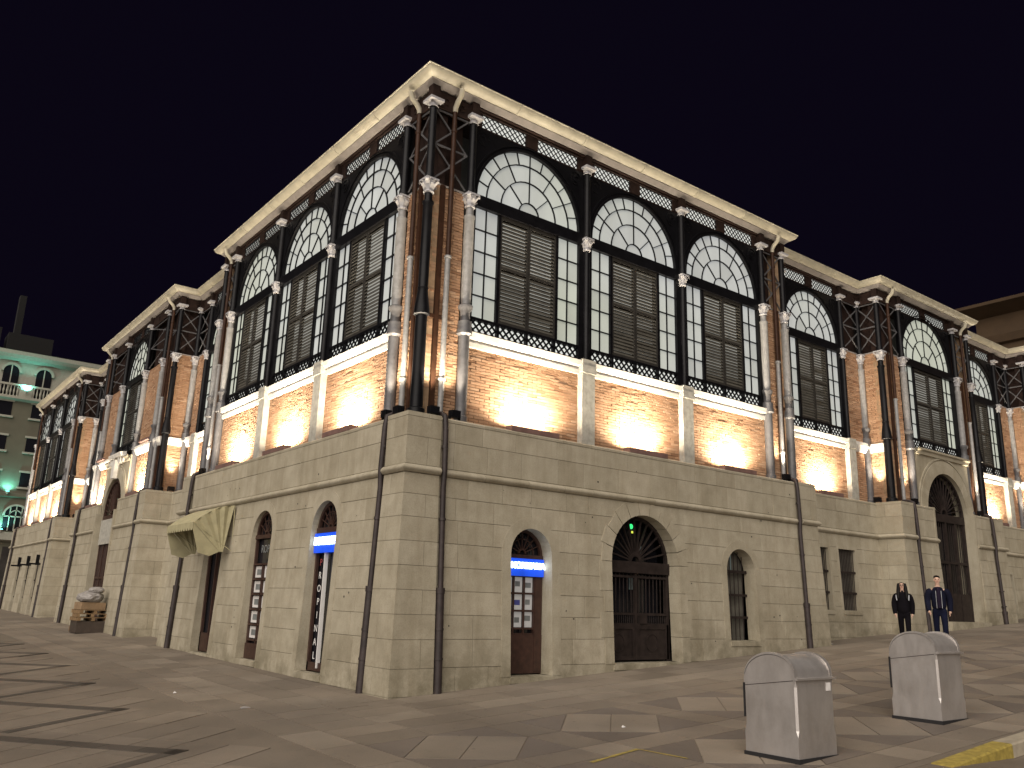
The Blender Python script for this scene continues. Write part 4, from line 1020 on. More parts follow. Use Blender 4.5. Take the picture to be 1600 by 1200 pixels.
mb = MB(FR); mb.arcbar(5.98, 3.36, 0.0, 0.06, 0, 2*pi, d0-0.28, d0-0.27, 12); mb.build('green_lamp', 'neon_green', fo)
mb = MB(FR); mb.box(5.99, 6.06, d0-0.28, d0-0.27, 3.21, 3.26); mb.build('yellow_lamp', 'neon_yellow', fo)
for q_ in ((5.9, 6.02, 1.95, 2.25), (6.25, 6.30, 2.72, 2.95)): mb = MB(FR); mb.box(q_[0], q_[1], d0-0.28, d0-0.27, q_[2], q_[3]); mb.build('inside_lamp', 'dim_inside', fo)
def barred(fr, o, d, nb, mat='gate_iron', rails=(0.33, 0.66), glass='dark_glass', name='barred_window'):
    mb = MB(fr); 
    for k in range(1, nb):
        u = o.u0+2*o.a*k/nb; zt = o.zs if o.flat else o.zs+sqrt(max(0, o.a**2-(u-o.c)**2)); mb.tube([(u, d, o.z0), (u, d, zt)], 0.012, 6)
    for r_ in rails: z = o.z0+(o.zs-o.z0)*r_; mb.box(o.u0, o.u1, d-0.02, d+0.02, z-0.03, z+0.03)
    if not o.flat: mb.box(o.u0, o.u1, d-0.03, d+0.03, o.zs-0.02, o.zs+0.05)
    b_ = mb.build(name, mat, hall); glazing(fr, o, d-0.12, glass, b_); return b_
b_ = barred(FR, win_R, 0.17, 7, glass='dim_room')
for q_ in ((8.85, 8.97, 2.5, 2.85), (9.2, 9.26, 2.5, 2.9)): mb = MB(FR); mb.box(q_[0], q_[1], 0.055, 0.06, q_[2], q_[3]); mb.build('inside_lamp', 'dim_inside', b_)
for o in (win_Ra, win_Rb): barred(FR, o, -0.38, 11, rails=(0.28, 0.62), glass='dim_room')
for o in (win_Rc, win_Rd): barred(FR, o, -0.38, 9, rails=(0.3, 0.65))
for o in far_ops: barred(FL, o, 0.40, 5, glass='interior_dark')
for u in (33.6, 36.2, 38.9):
    mb = MB(FL); mb.box(u-0.05, u+0.05, 0.42, 0.95, 2.75, 2.83); mb.box(u+0.45, u+0.58, 0.45, 0.58, 2.75, 3.25); mb.build('wall_bracket', 'black_iron', hall)
# left: shop doorway with vertical lettering and white strips
o = door_L; d0 = 0.27
fo = arch_frame(FL, o, d0, 0.07, 'door_wood', 'shop_doorway', fan=8); glazing(FL, o, d0-0.06, parent=fo)
mb = MB(FL); mb.box(o.u0, o.u1, d0-0.04, d0+0.05, o.zs-0.06, o.zs+0.05); mb.build('door_transom', 'door_wood', fo); mb = MB(FL); mb.box(o.u0, o.u1, d0-0.04, d0+0.03, 0.14, 0.30); mb.build('kick_plate', 'door_wood', fo)
mb = MB(FL); mb.box(2.785, 2.815, d0-0.02, d0+0.06, 0.2, 2.48); mb.build('white_trim', 'white_strip', fo)
mb = MB(FL); mb.box(2.32, 2.345, d0-0.02, d0+0.06, 0.2, 2.48); mb.build('white_trim', 'white_strip', fo)
for k, ch in enumerate('PROPINAL'):
    text('door_letter', ch, 0.20, 'photo_red' if k == 0 else 'white_strip', fo, face_mat(FL, 3.02, d0+0.02, 2.28-0.265*k), 0.002)
shop_sign(FL, door_L, 2.68, d0+0.09, 'INMUEBLES', 0.22, 'glowing blue sign over the narrow arched doorway left of the near corner', 0.2)
# left: arched window with listing sheets
d0 = 0.30; o = win_L; fo = arch_frame(FL, o, d0, 0.07, 'door_wood', 'shop_window', fan=6); glazing(FL, o, d0-0.06, parent=fo)
mb = MB(FL); mb.box(o.u0, o.u1, d0-0.04, d0+0.05, o.zs-0.05, o.zs+0.04); mb.box(o.u0, o.u1, d0-0.05, d0+0.05, 0.16, 0.5)
for k in range(6): z = 0.58+1.72*k/5; mb.box(o.u0+0.05, o.u1-0.05, d0-0.02, d0+0.05, z-0.02, z+0.02)
mb.box(o.c-0.02, o.c+0.02, d0-0.02, d0+0.05, 0.5, 2.3); mb.build('window_bars', 'door_wood', fo)
for k in range(5):
    za, zb = 0.62+1.72*k/5, 0.54+1.72*(k+1)/5
    for (ua, ub) in ((o.u0+0.08, o.c-0.03), (o.c+0.03, o.u1-0.08)):
        mb = MB(FL); mb.box(ua, ub, d0-0.02, d0-0.01, za, zb); sh = mb.build('listing_sheet', 'paper', fo)
        mb = MB(FL); mb.box(ua+0.08, ub-0.10, d0-0.01, d0-0.007, (za+zb)/2-0.07, (za+zb)/2+0.06); mb.build('listing_photo', 'photo_grey', sh)
text('window_lettering', 'ROPI', 0.26, 'photo_grey', fo, face_mat(FL, o.c, d0+0.0, 2.65), 0.002)
# left: doorway under the awning
o = door_L2; fo = arch_frame(FL, o, d0, 0.08, 'door_wood', 'shop_doorway'); glazing(FL, o, d0-0.06, parent=fo)
mb = MB(FL); mb.box(o.u0, o.u1, d0-0.04, d0+0.05, o.zs-0.06, o.zs+0.04); mb.box(o.c-0.03, o.c+0.03, d0-0.03, d0+0.05, 0.2, o.zs); mb.box(o.u0, o.u1, d0-0.04, d0+0.03, 0.14, 0.6); mb.build('door_leaf', 'door_wood', fo)

# ---- awning over the third opening on the left
aw = empty('shop_awning', FL.P(9.2, 0.45, 2.6)); tag(aw, 'cream canvas hood awning with scalloped front edge on the left facade', 'awning')
AI = Matrix.Translation(aw.location).inverted()
def awp(mb, name, mat, smooth=False):
    o = mb.build(name, mat, aw, smooth=smooth); o.matrix_parent_inverse = AI; return o
A0, A1 = 7.95, 10.05; DW, DF = 0.48, 1.45; ZT, ZF, ZB = 3.80, 3.30, 2.62
mb = MB(FL); K = 8
prof = [(DW+(DF-DW)*k/K, ZT+0.0-(ZT-ZF)*(k/K)**1.8) for k in range(K+1)]
vs = [FL.P(A0, d, z) for d, z in prof]+[FL.P(A1, d, z) for d, z in prof]; mb.add(vs, [(i, i+1, K+2+i, K+1+i) for i in range(K)])
vs = [FL.P(A0, d, z-0.012) for d, z in prof]+[FL.P(A1, d, z-0.012) for d, z in prof]; mb.add(vs, [(i, K+1+i, K+2+i, i+1) for i in range(K)]); awp(mb, 'awning_roof', 'canvas')
mb = MB(FL); n_ = 11
for k in range(n_):
    ua, ub = A0+(A1-A0)*k/n_, A0+(A1-A0)*(k+1)/n_; uc = (ua+ub)/2
    mb.prism([(ua, ZF), (ub, ZF), (ub, ZF-0.12), (uc+0.05, ZF-0.19), (uc-0.05, ZF-0.19), (ua, ZF-0.12)], DF, DF+0.012)
awp(mb, 'scalloped_valance', 'canvas')
for ua, nm in ((A0, 'side_panel'), (A1, 'side_panel')):
    mb = MB(FL); top = [(d, z) for d, z in prof]
    # pleated side wing: fan of folds gathered at a low point near the wall
    low = (DW+0.16, ZB); folds = []
    for k, (d, z) in enumerate(top): folds.append((d, z, ua+(0.022 if k % 2 else -0.022)))
    vs = [FL.P(u, d, z) for d, z, u in folds]+[FL.P(ua, low[0]+(k*0.012), low[1]) for k in range(len(folds))]
    kf = len(folds); mb.add(vs, [(i, i+1, kf+i+1, kf+i) for i in range(kf-1)])
    mb.add([FL.P(ua, DF, ZF), FL.P(ua, DF+0.01, ZF-0.15), FL.P(ua, DF-0.18, ZB-0.05), FL.P(ua, DF-0.48, ZB-0.12), FL.P(ua, low[0]+0.1, ZB)], [(0, 1, 2, 3, 4)])
    awp(mb, nm, 'canvas')
mb = MB(FL)
for ua in (A0, A1): mb.tube([(ua, DW-0.06, ZB+0.02), (ua, DF, ZF)], 0.012, 6); mb.tube([(ua, DW-0.06, ZB+0.02), (ua, DW-0.02, ZT)], 0.012, 6)
mb.tube([(A0, DF, ZF), (A1, DF, ZF)], 0.014, 6); awp(mb, 'awning_frame', 'canvas')

# ================================================================== street furniture
def steel_bin(x0, x1, y0, y1, zt, label, sticker, name='steel_bin'):
    g0 = min(gz(x, y) for x in (x0, x1) for y in (y0, y1)); cx, cy = (x0+x1)/2, (y0+y1)/2
    root = empty(name, (cx, cy, g0)); tag(root, label, 'bin', 'brushed steel waste inlets on the plaza')
    inv = Matrix.Translation(root.location).inverted()
    def put(mb, nm, mat, smooth=False):
        o = mb.build(nm, mat, root, smooth=smooth); o.matrix_parent_inverse = inv; return o
    zb = g0+0.05; top = g0+zt
    mb = MB(); mb.box(x0-0.015, x1+0.015, y0-0.015, y1+0.015, g0-0.12, zb); put(mb, 'plinth', 'rubber')
    mb = MB(); zc = zb+0.22; c = 0.024
    lo = [(x0, y0), (x1, y0), (x1, y1), (x0, y1)]
    mb.add([(x, y, zb) for x, y in lo]+[(x, y, zc) for x, y in lo], [(0, 1, 5, 4), (1, 2, 6, 5), (2, 3, 7, 6), (3, 0, 4, 7)])
    oc = [(x0+c, y0), (x1-c, y0), (x1, y0+c), (x1, y1-c), (x1-c, y1), (x0+c, y1), (x0, y1-c), (x0, y0+c)]
    zs2 = top-0.30
    mb.add([(x, y, zc+0.0) for x, y in lo]+[(x, y, zc+0.07) for x, y in oc], [(0, 1, 9-4, 8-4), (1, 6, 5), (1, 2, 7, 6), (2, 8, 7), (2, 3, 9, 8), (3, 10, 9), (3, 0, 11, 10), (0, 4, 11)])
    zside = lambda y: top-0.30+0.0*(y)
    mb.add([(x, y, zc+0.07) for x, y in oc]+[(x, y, zs2) for x, y in oc], [(i, (i+1) % 8, 8+(i+1) % 8, 8+i) for i in range(8)])
    # arched upper ends (profile in y-z) closing the two side faces
    K = 14; rad = (y1-y0)/2
    def prof(q):   # q 0..1 from front (y0) to back (y1)
        an = pi*q; return (cy-rad*cos(an)*0.985, zs2+0.16*(1-q)*0.55+0.29*sin(an)**0.85)
    ar = [prof(k/K) for k in range(K+1)]
    for xx in (x0+0.002, x1-0.002):
        mb.add([(xx, y0+c, zs2-0.002)]+[(xx, y, z) for y, z in ar]+[(xx, y1-c, zs2-0.002)], [tuple(range(K+3))])
    mb.add([(x0+c, y0+0.001, zs2), (x1-c, y0+0.001, zs2), (x1-0.004, y0+0.002, ar[0][1]), (x0+0.004, y0+0.002, ar[0][1])], [(0, 1, 2, 3)])
    zf = ar[0][1]
    for (xa_, xs_) in ((x0, 1), (x1, -1)):
        mb.add([(xa_+xs_*0.002, y0+c, zs2-0.002), (xa_+xs_*c, y0+0.001, zs2-0.002), (xa_+xs_*0.003, y0+0.003, zf)], [(0, 1, 2)])
        mb.add([(xa_+xs_*0.002, y1-c, zs2-0.002), (xa_+xs_*c, y1-0.001, zs2-0.002), (xa_+xs_*0.003, y1-0.003, ar[-1][1])], [(0, 1, 2)])
    put(mb, 'body', 'brushed_steel')
    mb = MB(); e = 0.012; xa, xb = x0-0.0, x1+0.0
    top_ar = [(y, z+0.004) for y, z in ar]
    vs = [(xa, y, z) for y, z in top_ar]+[(xb, y, z) for y, z in top_ar]; mb.add(vs, [(i, i+1, K+2+i, K+1+i) for i in range(K)])
    put(mb, 'curved_lid', 'brushed_steel', True)
    mb = MB()   # raised rims at lid ends and the lip along the front
    for xx in (x0-0.004, x1-0.05):
        vs = [(xx, y, z+0.006) for y, z in ar]+[(xx+0.054, y, z+0.006) for y, z in ar]+[(xx, y, z+0.03) for y, z in ar]+[(xx+0.054, y, z+0.03) for y, z in ar]
        k1 = K+1; fs = []
        for i in range(K): fs += [(2*k1+i, 2*k1+i+1, 3*k1+i+1, 3*k1+i), (i, i+1, 2*k1+i+1, 2*k1+i), (k1+i, 3*k1+i, 3*k1+i+1, k1+i+1)]
        mb.add(vs, fs)
    mb.box(x0-0.004, x1+0.03, y0-0.03, y0+0.02, ar[0][1]-0.012, ar[0][1]+0.010); put(mb, 'lid_rim', 'brushed_steel')
    mb = MB(); ys_, ye_ = y1-0.02, y0+0.03; za_, zb_ = zs2-0.03, ar[0][1]-0.02
    mb.add([(x0-0.0015, ys_, za_), (x0-0.0015, ye_, zb_), (x0-0.0015, ye_, zb_+0.007), (x0-0.0015, ys_, za_+0.007)], [(0, 1, 2, 3)]); put(mb, 'lid_seam', 'pipe_rust')
    if sticker:
        mb = MB(); mb.box(x1-0.15, x1-0.06, y0-0.006, y0-0.002, ar[0][1]-0.14, ar[0][1]-0.05); put(mb, 'sticker', 'sticker')
    mb = MB(); mb.box(x0-0.004, x0+0.01, y1-0.012, y1+0.008, g0+0.42, zs2); put(mb, 'hinge_strip', 'rubber')
    return root
steel_bin(0.47, 1.21, -7.73, -7.02, 1.10, 'nearer brushed steel waste inlet with a small pale sticker by its rim', True)
steel_bin(3.88, 4.58, -7.66, -6.97, 1.14, 'farther brushed steel waste inlet standing in front of the two walkers', False)
# kerb stones with yellow painted end
kroot = empty('kerb', (3.0, -8.7, gz(3.0, -8.7))); tag(kroot, 'low stone kerb with a yellow painted ramped end in the lower right corner', 'kerb')
kinv = Matrix.Translation(kroot.location).inverted()
for k in range(6):
    xa, xb = (1.6, 3.1) if k == 0 else (3.1+0.95*(k-1)+0.005, 3.1+0.95*k-0.005)
    n_ = 6 if k == 0 else 1; mb = MB(); pts = []
    for q in range(n_+1):
        x = xa+(xb-xa)*q/n_; h = 0.12*max(0, min(1, (x-1.6)/1.5)); g = gz(x, -8.7)+0.010; lift = 0.03*max(0, min(1, (x-1.6)/1.5))
        pts += [(x, -8.858, g-h-0.03), (x, -8.855, g+lift-0.02), (x, -8.84, g+lift), (x, -8.63, g+lift), (x, -8.615, g-0.02)]
    fs = [(5*i_+a_, 5*i_+5+a_, 5*i_+6+a_, 5*i_+1+a_) for i_ in range(n_) for a_ in range(4)]+[(0, 1, 2, 3, 4), tuple(5*n_+a_ for a_ in range(5))]
    mb.add(pts, fs); o = mb.build('painted_kerb_stone' if k == 0 else 'kerb_stone', 'yellow_paint' if k == 0 else 'kerb_stone', kroot); o.matrix_parent_inverse = kinv
mb = MB()    # broken yellow line painted on the slabs
for (p, q, wd) in (((-1.20, -6.17), (-0.30, -6.03), 0.07), ((-0.30, -6.06), (-0.24, -6.75), 0.05)):
    p, q = Vector(p), Vector(q); e = (q-p).normalized(); nn = Vector((-e.y, e.x))*wd/2; n_ = 5
    for k in range(n_):
        a0, a1 = p+(q-p)*k/n_, p+(q-p)*(k+1)/n_
        ws = random.uniform(0.6, 1); mb.add([(v.x, v.y, gz(v.x, v.y)+0.0085) for v in (a0-nn*ws, a1-nn*ws, a1+nn*ws, a0+nn*ws)], [(0, 1, 2, 3)])
yl = mb.build('yellow_line', 'yellow_paint', plaza)
# litter
for (x, y, s, mk) in ((-2.75, 0.15, 0.08, 'sack'), (12.9, -0.35, 0.12, 'paper'), (0.55, -4.95, 0.03, 'paper'), (7.4, -2.3, 0.04, 'paper'), (-3.1, 2.6, 0.03, 'paper')):
    mb = MB(); g = gz(x, y)+0.004
    mb.add([(x-s, y-s*0.5, g), (x+s, y-s*0.4, g+0.004), (x+s*0.9, y+s*0.5, g+0.012), (x-s*0.2, y+s*0.3, g+0.03), (x-s, y+s*0.5, g+0.006)], [(0, 1, 3), (1, 2, 3), (3, 4, 0), (2, 4, 3)])
    o = mb.build('paper_scrap', mk); 
    tag(o, {(-2.75): 'scrap of white paper on the paving left of the near corner', 12.9: 'white paper scrap by the wall beyond the right drainpipe', 0.55: 'tiny pale speck of litter on a light slab before the shop door', 7.4: 'small pale litter speck before the barred arched window', -3.1: 'small pale litter speck out from the listing window'}[x], 'litter')

# ================================================================== heap of pallets and boxes by the left portal
hx, hy = -0.95, 19.7; hg = gz(hx, hy)
def pallet(x, y, z, rz, label):
    e = empty('wooden_pallet', (x, y, z)); e.rotation_euler = (0, 0, rz); tag(e, label, 'pallet')
    for k in range(5): mb = MB(); mb.box(-0.5, 0.5, -0.5+0.225*k, -0.5+0.225*k+0.10, 0.10, 0.122); mb.build('deck_board', 'wood_pale', e)
    for k in range(3): mb = MB(); mb.box(-0.5+0.45*k, -0.5+0.45*k+0.1, -0.5, 0.5, 0.0, 0.099); mb.build('stringer', 'wood_pale', e)
pl = [('lowest wooden pallet in the heap beside the left stone portal', 0.05), ('second wooden pallet from the ground beside the left portal', -0.06), ('topmost wooden pallet, with boxes on it, beside the left portal', 0.08)]
for k, (lb, rz) in enumerate(pl): pallet(hx+0.02*k, hy+random.uniform(-0.05, 0.05), hg+0.40+0.125*k, rz, lb)
def crate(x, y, z, sx, sy, sz, mk, label, rz=0, cat='box', name='storage_crate'):
    e = empty(name, (x, y, z)); e.rotation_euler = (0, 0, rz); tag(e, label, cat)
    t_ = 0.03
    for (a0, a1, b0, b1) in ((-sx/2, sx/2, -sy/2, -sy/2+t_), (-sx/2, sx/2, sy/2-t_, sy/2), (-sx/2, -sx/2+t_, -sy/2+t_, sy/2-t_), (sx/2-t_, sx/2, -sy/2+t_, sy/2-t_)):
        mb = MB(); mb.box(a0, a1, b0, b1, 0.0, sz); mb.build('side', mk, e)
    mb = MB(); mb.box(-sx/2+t_, sx/2-t_, -sy/2+t_, sy/2-t_, sz-0.06, sz-0.02); mb.build('filling' if cat == 'box' else 'top', mk, e)
crate(hx, hy, hg, 0.95, 1.0, 0.39, 'crate_dark', 'dark low crate under the pallets beside the left stone portal')
crate(hx-0.05, hy-0.1, hg+0.78, 0.8, 0.75, 0.24, 'cardboard', 'brown cardboard box on the pallets beside the left portal', 0.1, 'box', 'cardboard_box')
def sack(x, y, z, sx, sy, sz, label, seed):
    rg = random.Random(seed); bm = bmesh.new(); bmesh.ops.create_icosphere(bm, subdivisions=3, radius=1)
    for v in bm.verts:
        s = 1+0.10*sin(5*v.co.x+seed)*cos(6*v.co.y)+rg.uniform(-0.05, 0.05); q = v.co*s
        v.co = Vector((q.x*sx, q.y*sy, max(-0.75, q.z)*sz))
    me = bpy.data.meshes.new('plastic_sack'); bm.to_mesh(me); bm.free(); me.materials.append(M('sack')); o = bpy.data.objects.new('plastic_sack', me); o.location = (x, y, z+0.75*sz); link(o); tag(o, label, 'sack')
sack(hx-0.1, hy-0.15, hg+1.02, 0.42, 0.46, 0.22, 'large grey plastic sack on the cardboard box by the left portal', 3)
sack(hx+0.05, hy-0.30, hg+1.34, 0.26, 0.24, 0.12, 'small pale sack on top of the heap by the left portal', 5)
crate(hx-0.15, hy+0.85, hg, 0.45, 0.5, 0.18, 'wood_pale', 'small flat wooden crate on the ground left of the pallet heap')

# ================================================================== people
def skin_mesh(name, pts, edges, mat, root=0, sub=2, parent=None):
    me = bpy.data.meshes.new(name); me.from_pydata([p[:3] for p in pts], edges, []); me.materials.append(M(mat))
    o = bpy.data.objects.new(name, me); link(o, parent)
    md = o.modifiers.new('skin', 'SKIN'); md.use_smooth_shade = True
    sk = me.skin_vertices[0].data
    for i, p in enumerate(pts):
        r_ = p[3] if isinstance(p[3], tuple) else (p[3], p[3]); sk[i].radius = r_; sk[i].use_root = (i == root)
    s = o.modifiers.new('sub', 'SUBSURF'); s.levels = sub; s.render_levels = sub
    dg = bpy.context.evaluated_depsgraph_get(); m2 = bpy.data.meshes.new_from_object(o.evaluated_get(dg)); o.modifiers.clear(); o.data = m2
    m2.polygons.foreach_set('use_smooth', [True]*len(m2.polygons))
    return o
def person(x, y, h, face_dir, label, female):
    g = gz(x, y); root = empty('person', (x, y, g)); tag(root, label, 'person')
    S = h/1.75
    yaw = math.atan2(face_dir[1], face_dir[0]); root.rotation_euler = (0, 0, yaw); root.scale = (S, S, S)   # local +x is forward, +y left
    hipw, shw = (0.085, 0.165) if female else (0.09, 0.195)
    st = 0.10
    # body: one continuous surface
    P = [(0, 0, 0.95, (0.09, 0.105)), (0.0, 0, 1.12, (0.075, 0.09)), (0.005, 0, 1.30, (0.08, 0.10)), (0, 0, 1.40, (0.055, 0.075)), (0.0, 0, 1.49, 0.052), (0.02, 0, 1.56, (0.072, 0.058)), (0.022, 0, 1.64, (0.092, 0.078)), (0.012, 0, 1.71, (0.075, 0.066))]
    E = [(0, 1), (1, 2), (2, 3), (3, 4), (4, 5), (5, 6), (6, 7)]
    legs = []
    for s, fwd in ((1, 0.13), (-1, -0.12)):
        k = len(P); P += [(0, s*hipw, 0.88, 0.06), (fwd*0.55, s*hipw*1.05, 0.50, 0.045), (fwd-0.05, s*hipw, 0.10, 0.04), (fwd+0.06, s*hipw*1.1, 0.035, 0.036)]
        E += [(0, k), (k, k+1), (k+1, k+2), (k+2, k+3)]; legs.append(k)
    for s, fwd in ((1, -0.08), (-1, 0.08)):
        k = len(P); P += [(0, s*(shw-0.01), 1.37, 0.022), (fwd*0.3-0.02, s*(shw+0.06), 1.12, 0.024), (fwd+0.04, s*(shw+0.055), 0.88, 0.030), (fwd+0.07, s*(shw+0.05), 0.79, 0.036)]
        E += [(3, k), (k, k+1), (k+1, k+2), (k+2, k+3)]
    body = skin_mesh('body', P, E, 'skin', 0, 2, root)
    # fingers
    for s, fwd in ((1, -0.08), (-1, 0.08)):
        for q in range(4):
            yy = s*(shw+0.045); xx = fwd+0.05+0.018*q
            mb = MB(); mb.tube([(xx, yy, 0.80), (xx+0.006, yy-s*0.004, 0.755), (xx+0.012, yy-s*0.018, 0.72+0.006*abs(q-1.5))], [0.009, 0.008, 0.006], 6, True); mb.build('finger', 'skin', body, smooth=True)
        mb = MB(); mb.tube([(fwd+0.10, yy, 0.83), (fwd+0.13, yy-s*0.015, 0.80), (fwd+0.135, yy-s*0.025, 0.765)], [0.010, 0.009, 0.007], 6, True); mb.build('thumb', 'skin', body, smooth=True)
    # trousers
    T = [(0, 0, 0.97, (0.130, 0.150)), (0, 0, 0.90, (0.125, 0.145))]; TE = [(0, 1)]
    for s, fwd in ((1, 0.13), (-1, -0.12)):
        k = len(T); T += [(0, s*hipw*1.05, 0.80, 0.098), (fwd*0.55, s*hipw*1.05, 0.50, 0.076), (fwd-0.03, s*hipw, 0.12, 0.066), (fwd-0.03, s*hipw, 0.07, 0.068)]; TE += [(1, k), (k, k+1), (k+1, k+2), (k+2, k+3)]
    skin_mesh('trousers', T, TE, 'black_cloth' if female else 'denim', 0, 2, root)
    for s, fwd in ((1, 0.13), (-1, -0.12)):
        skin_mesh('shoe', [(fwd-0.09, s*hipw, 0.05, 0.045), (fwd+0.02, s*hipw*1.1, 0.045, 0.046), (fwd+0.13, s*hipw*1.2, 0.035, 0.036)], [(0, 1), (1, 2)], 'shoe', 0, 2, root)
    # jacket
    jl = 0.80 if female else 0.86
    J = [(0, 0, jl, (0.165, 0.20)), (0, 0, 1.05, (0.150, 0.185)), (0.01, 0, 1.28, (0.155, 0.205)), (0, 0, 1.40, (0.115, 0.14)), (-0.005, 0, 1.48, (0.08, 0.085))]; JE = [(0, 1), (1, 2), (2, 3), (3, 4)]
    jk = skin_mesh('jacket', J, JE, 'black_cloth' if female else 'navy_cloth', 0, 2, root)
    for s, fwd in ((1, -0.08), (-1, 0.08)):
        skin_mesh('sleeve', [(0, s*(shw-0.06), 1.385, 0.085), (-0.005, s*(shw+0.02), 1.34, 0.096), (fwd*0.3-0.02, s*(shw+0.07), 1.12, 0.085), (fwd+0.035, s*(shw+0.06), 0.875, 0.068), (fwd+0.04, s*(shw+0.055), 0.84, 0.062)], [(0, 1), (1, 2), (2, 3), (3, 4)], 'black_cloth' if female else 'navy_cloth', 0, 2, jk)
    if not female:
        mb = MB(); mb.tube([(0.148, 0.0, 0.93), (0.158, 0, 1.2), (0.150, 0, 1.36), (0.10, 0, 1.45)], [0.055, 0.06, 0.055, 0.03], 8, True); mb.build('shirt_front', 'dark_shirt', root, smooth=True)
        for s in (1, -1):
            mb = MB(); mb.tube([(0.142, s*0.062, 0.92), (0.155, s*0.062, 1.2), (0.145, s*0.062, 1.36)], 0.008, 6, True); mb.build('jacket_edge', 'grey_stripe', jk, smooth=True)
            f_ = -0.08*s; mb = MB(); mb.tube([(f_*0.25-0.02, s*(shw+0.062), 1.145), (f_*0.3-0.02, s*(shw+0.066), 1.10)], 0.069, 12, True); mb.build('sleeve_stripe', 'grey_stripe', jk, smooth=True)
    else:
        for s in (1, -1):
            mb = MB(); mb.tube([(0.145, s*0.155, 1.22), (0.125, s*0.165, 1.31), (0.10, s*0.165, 1.37)], 0.016, 6, True); mb.build('bag_strap', 'grey_stripe', jk, smooth=True)
    # face
    fx = 0.105
    mb = MB(); mb.tube([(fx-0.015, 0, 1.655), (fx+0.012, 0, 1.62), (fx-0.01, 0, 1.612)], [0.010, 0.015, 0.012], 6, True); mb.build('nose', 'skin', body, smooth=True)
    for s in (1, -1):
        mb = MB(); mb.box(fx-0.018, fx-0.002, s*0.03-0.012, s*0.03+0.012, 1.648, 1.660); mb.build('eye', 'hair_black', body)
        mb = MB(); mb.box(-0.01, 0.02, s*0.072-0.008, s*0.072+0.008, 1.61, 1.67); mb.build('ear', 'skin', body)
    mb = MB(); mb.box(fx-0.022, fx-0.006, -0.022, 0.022, 1.583, 1.591); mb.build('mouth', 'photo_red', body)
    if female:
        hr = skin_mesh('hair', [(-0.02, 0, 1.73, (0.105, 0.10)), (-0.05, 0, 1.62, (0.085, 0.125)), (-0.075, 0, 1.48, (0.075, 0.155)), (-0.07, 0, 1.32, (0.085, 0.15)), (-0.07, 0, 1.22, (0.08, 0.11))], [(0, 1), (1, 2), (2, 3), (3, 4)], 'hair_black', 0, 2, root)
        for s in (1, -1): skin_mesh('hair_lock', [(0.03, s*0.075, 1.71, 0.045), (0.055, s*0.095, 1.56, 0.05), (0.09, s*0.11, 1.40, 0.055), (0.13, s*0.11, 1.24, 0.04)], [(0, 1), (1, 2), (2, 3)], 'hair_black', 0, 1, root)
        for s in (1, -1):
            mb = MB(); mb.tube([(fx+0.006, s*0.033+0.026*cos(a*pi/6), 1.652+0.022*sin(a*pi/6)) for a in range(13)], 0.004, 5, True); mb.build('spectacle_rim', 'hair_black', root)
    else:
        skin_mesh('hair', [(0.0, 0, 1.735, (0.10, 0.088)), (-0.04, 0, 1.69, (0.075, 0.092)), (-0.05, 0, 1.61, (0.05, 0.078))], [(0, 1), (1, 2)], 'hair_black', 0, 2, root)
    return root
tocam = lambda x, y: (-8.3-x, -13.7-y)
person(14.05, -1.85, 1.61, tocam(14.05, -1.85), 'long-haired walker in black wearing glasses, hands at sides', True)
person(14.55, -2.55, 1.76, (-0.95, -0.55), 'short-haired walker in an open navy jacket with pale sleeve stripes', False)

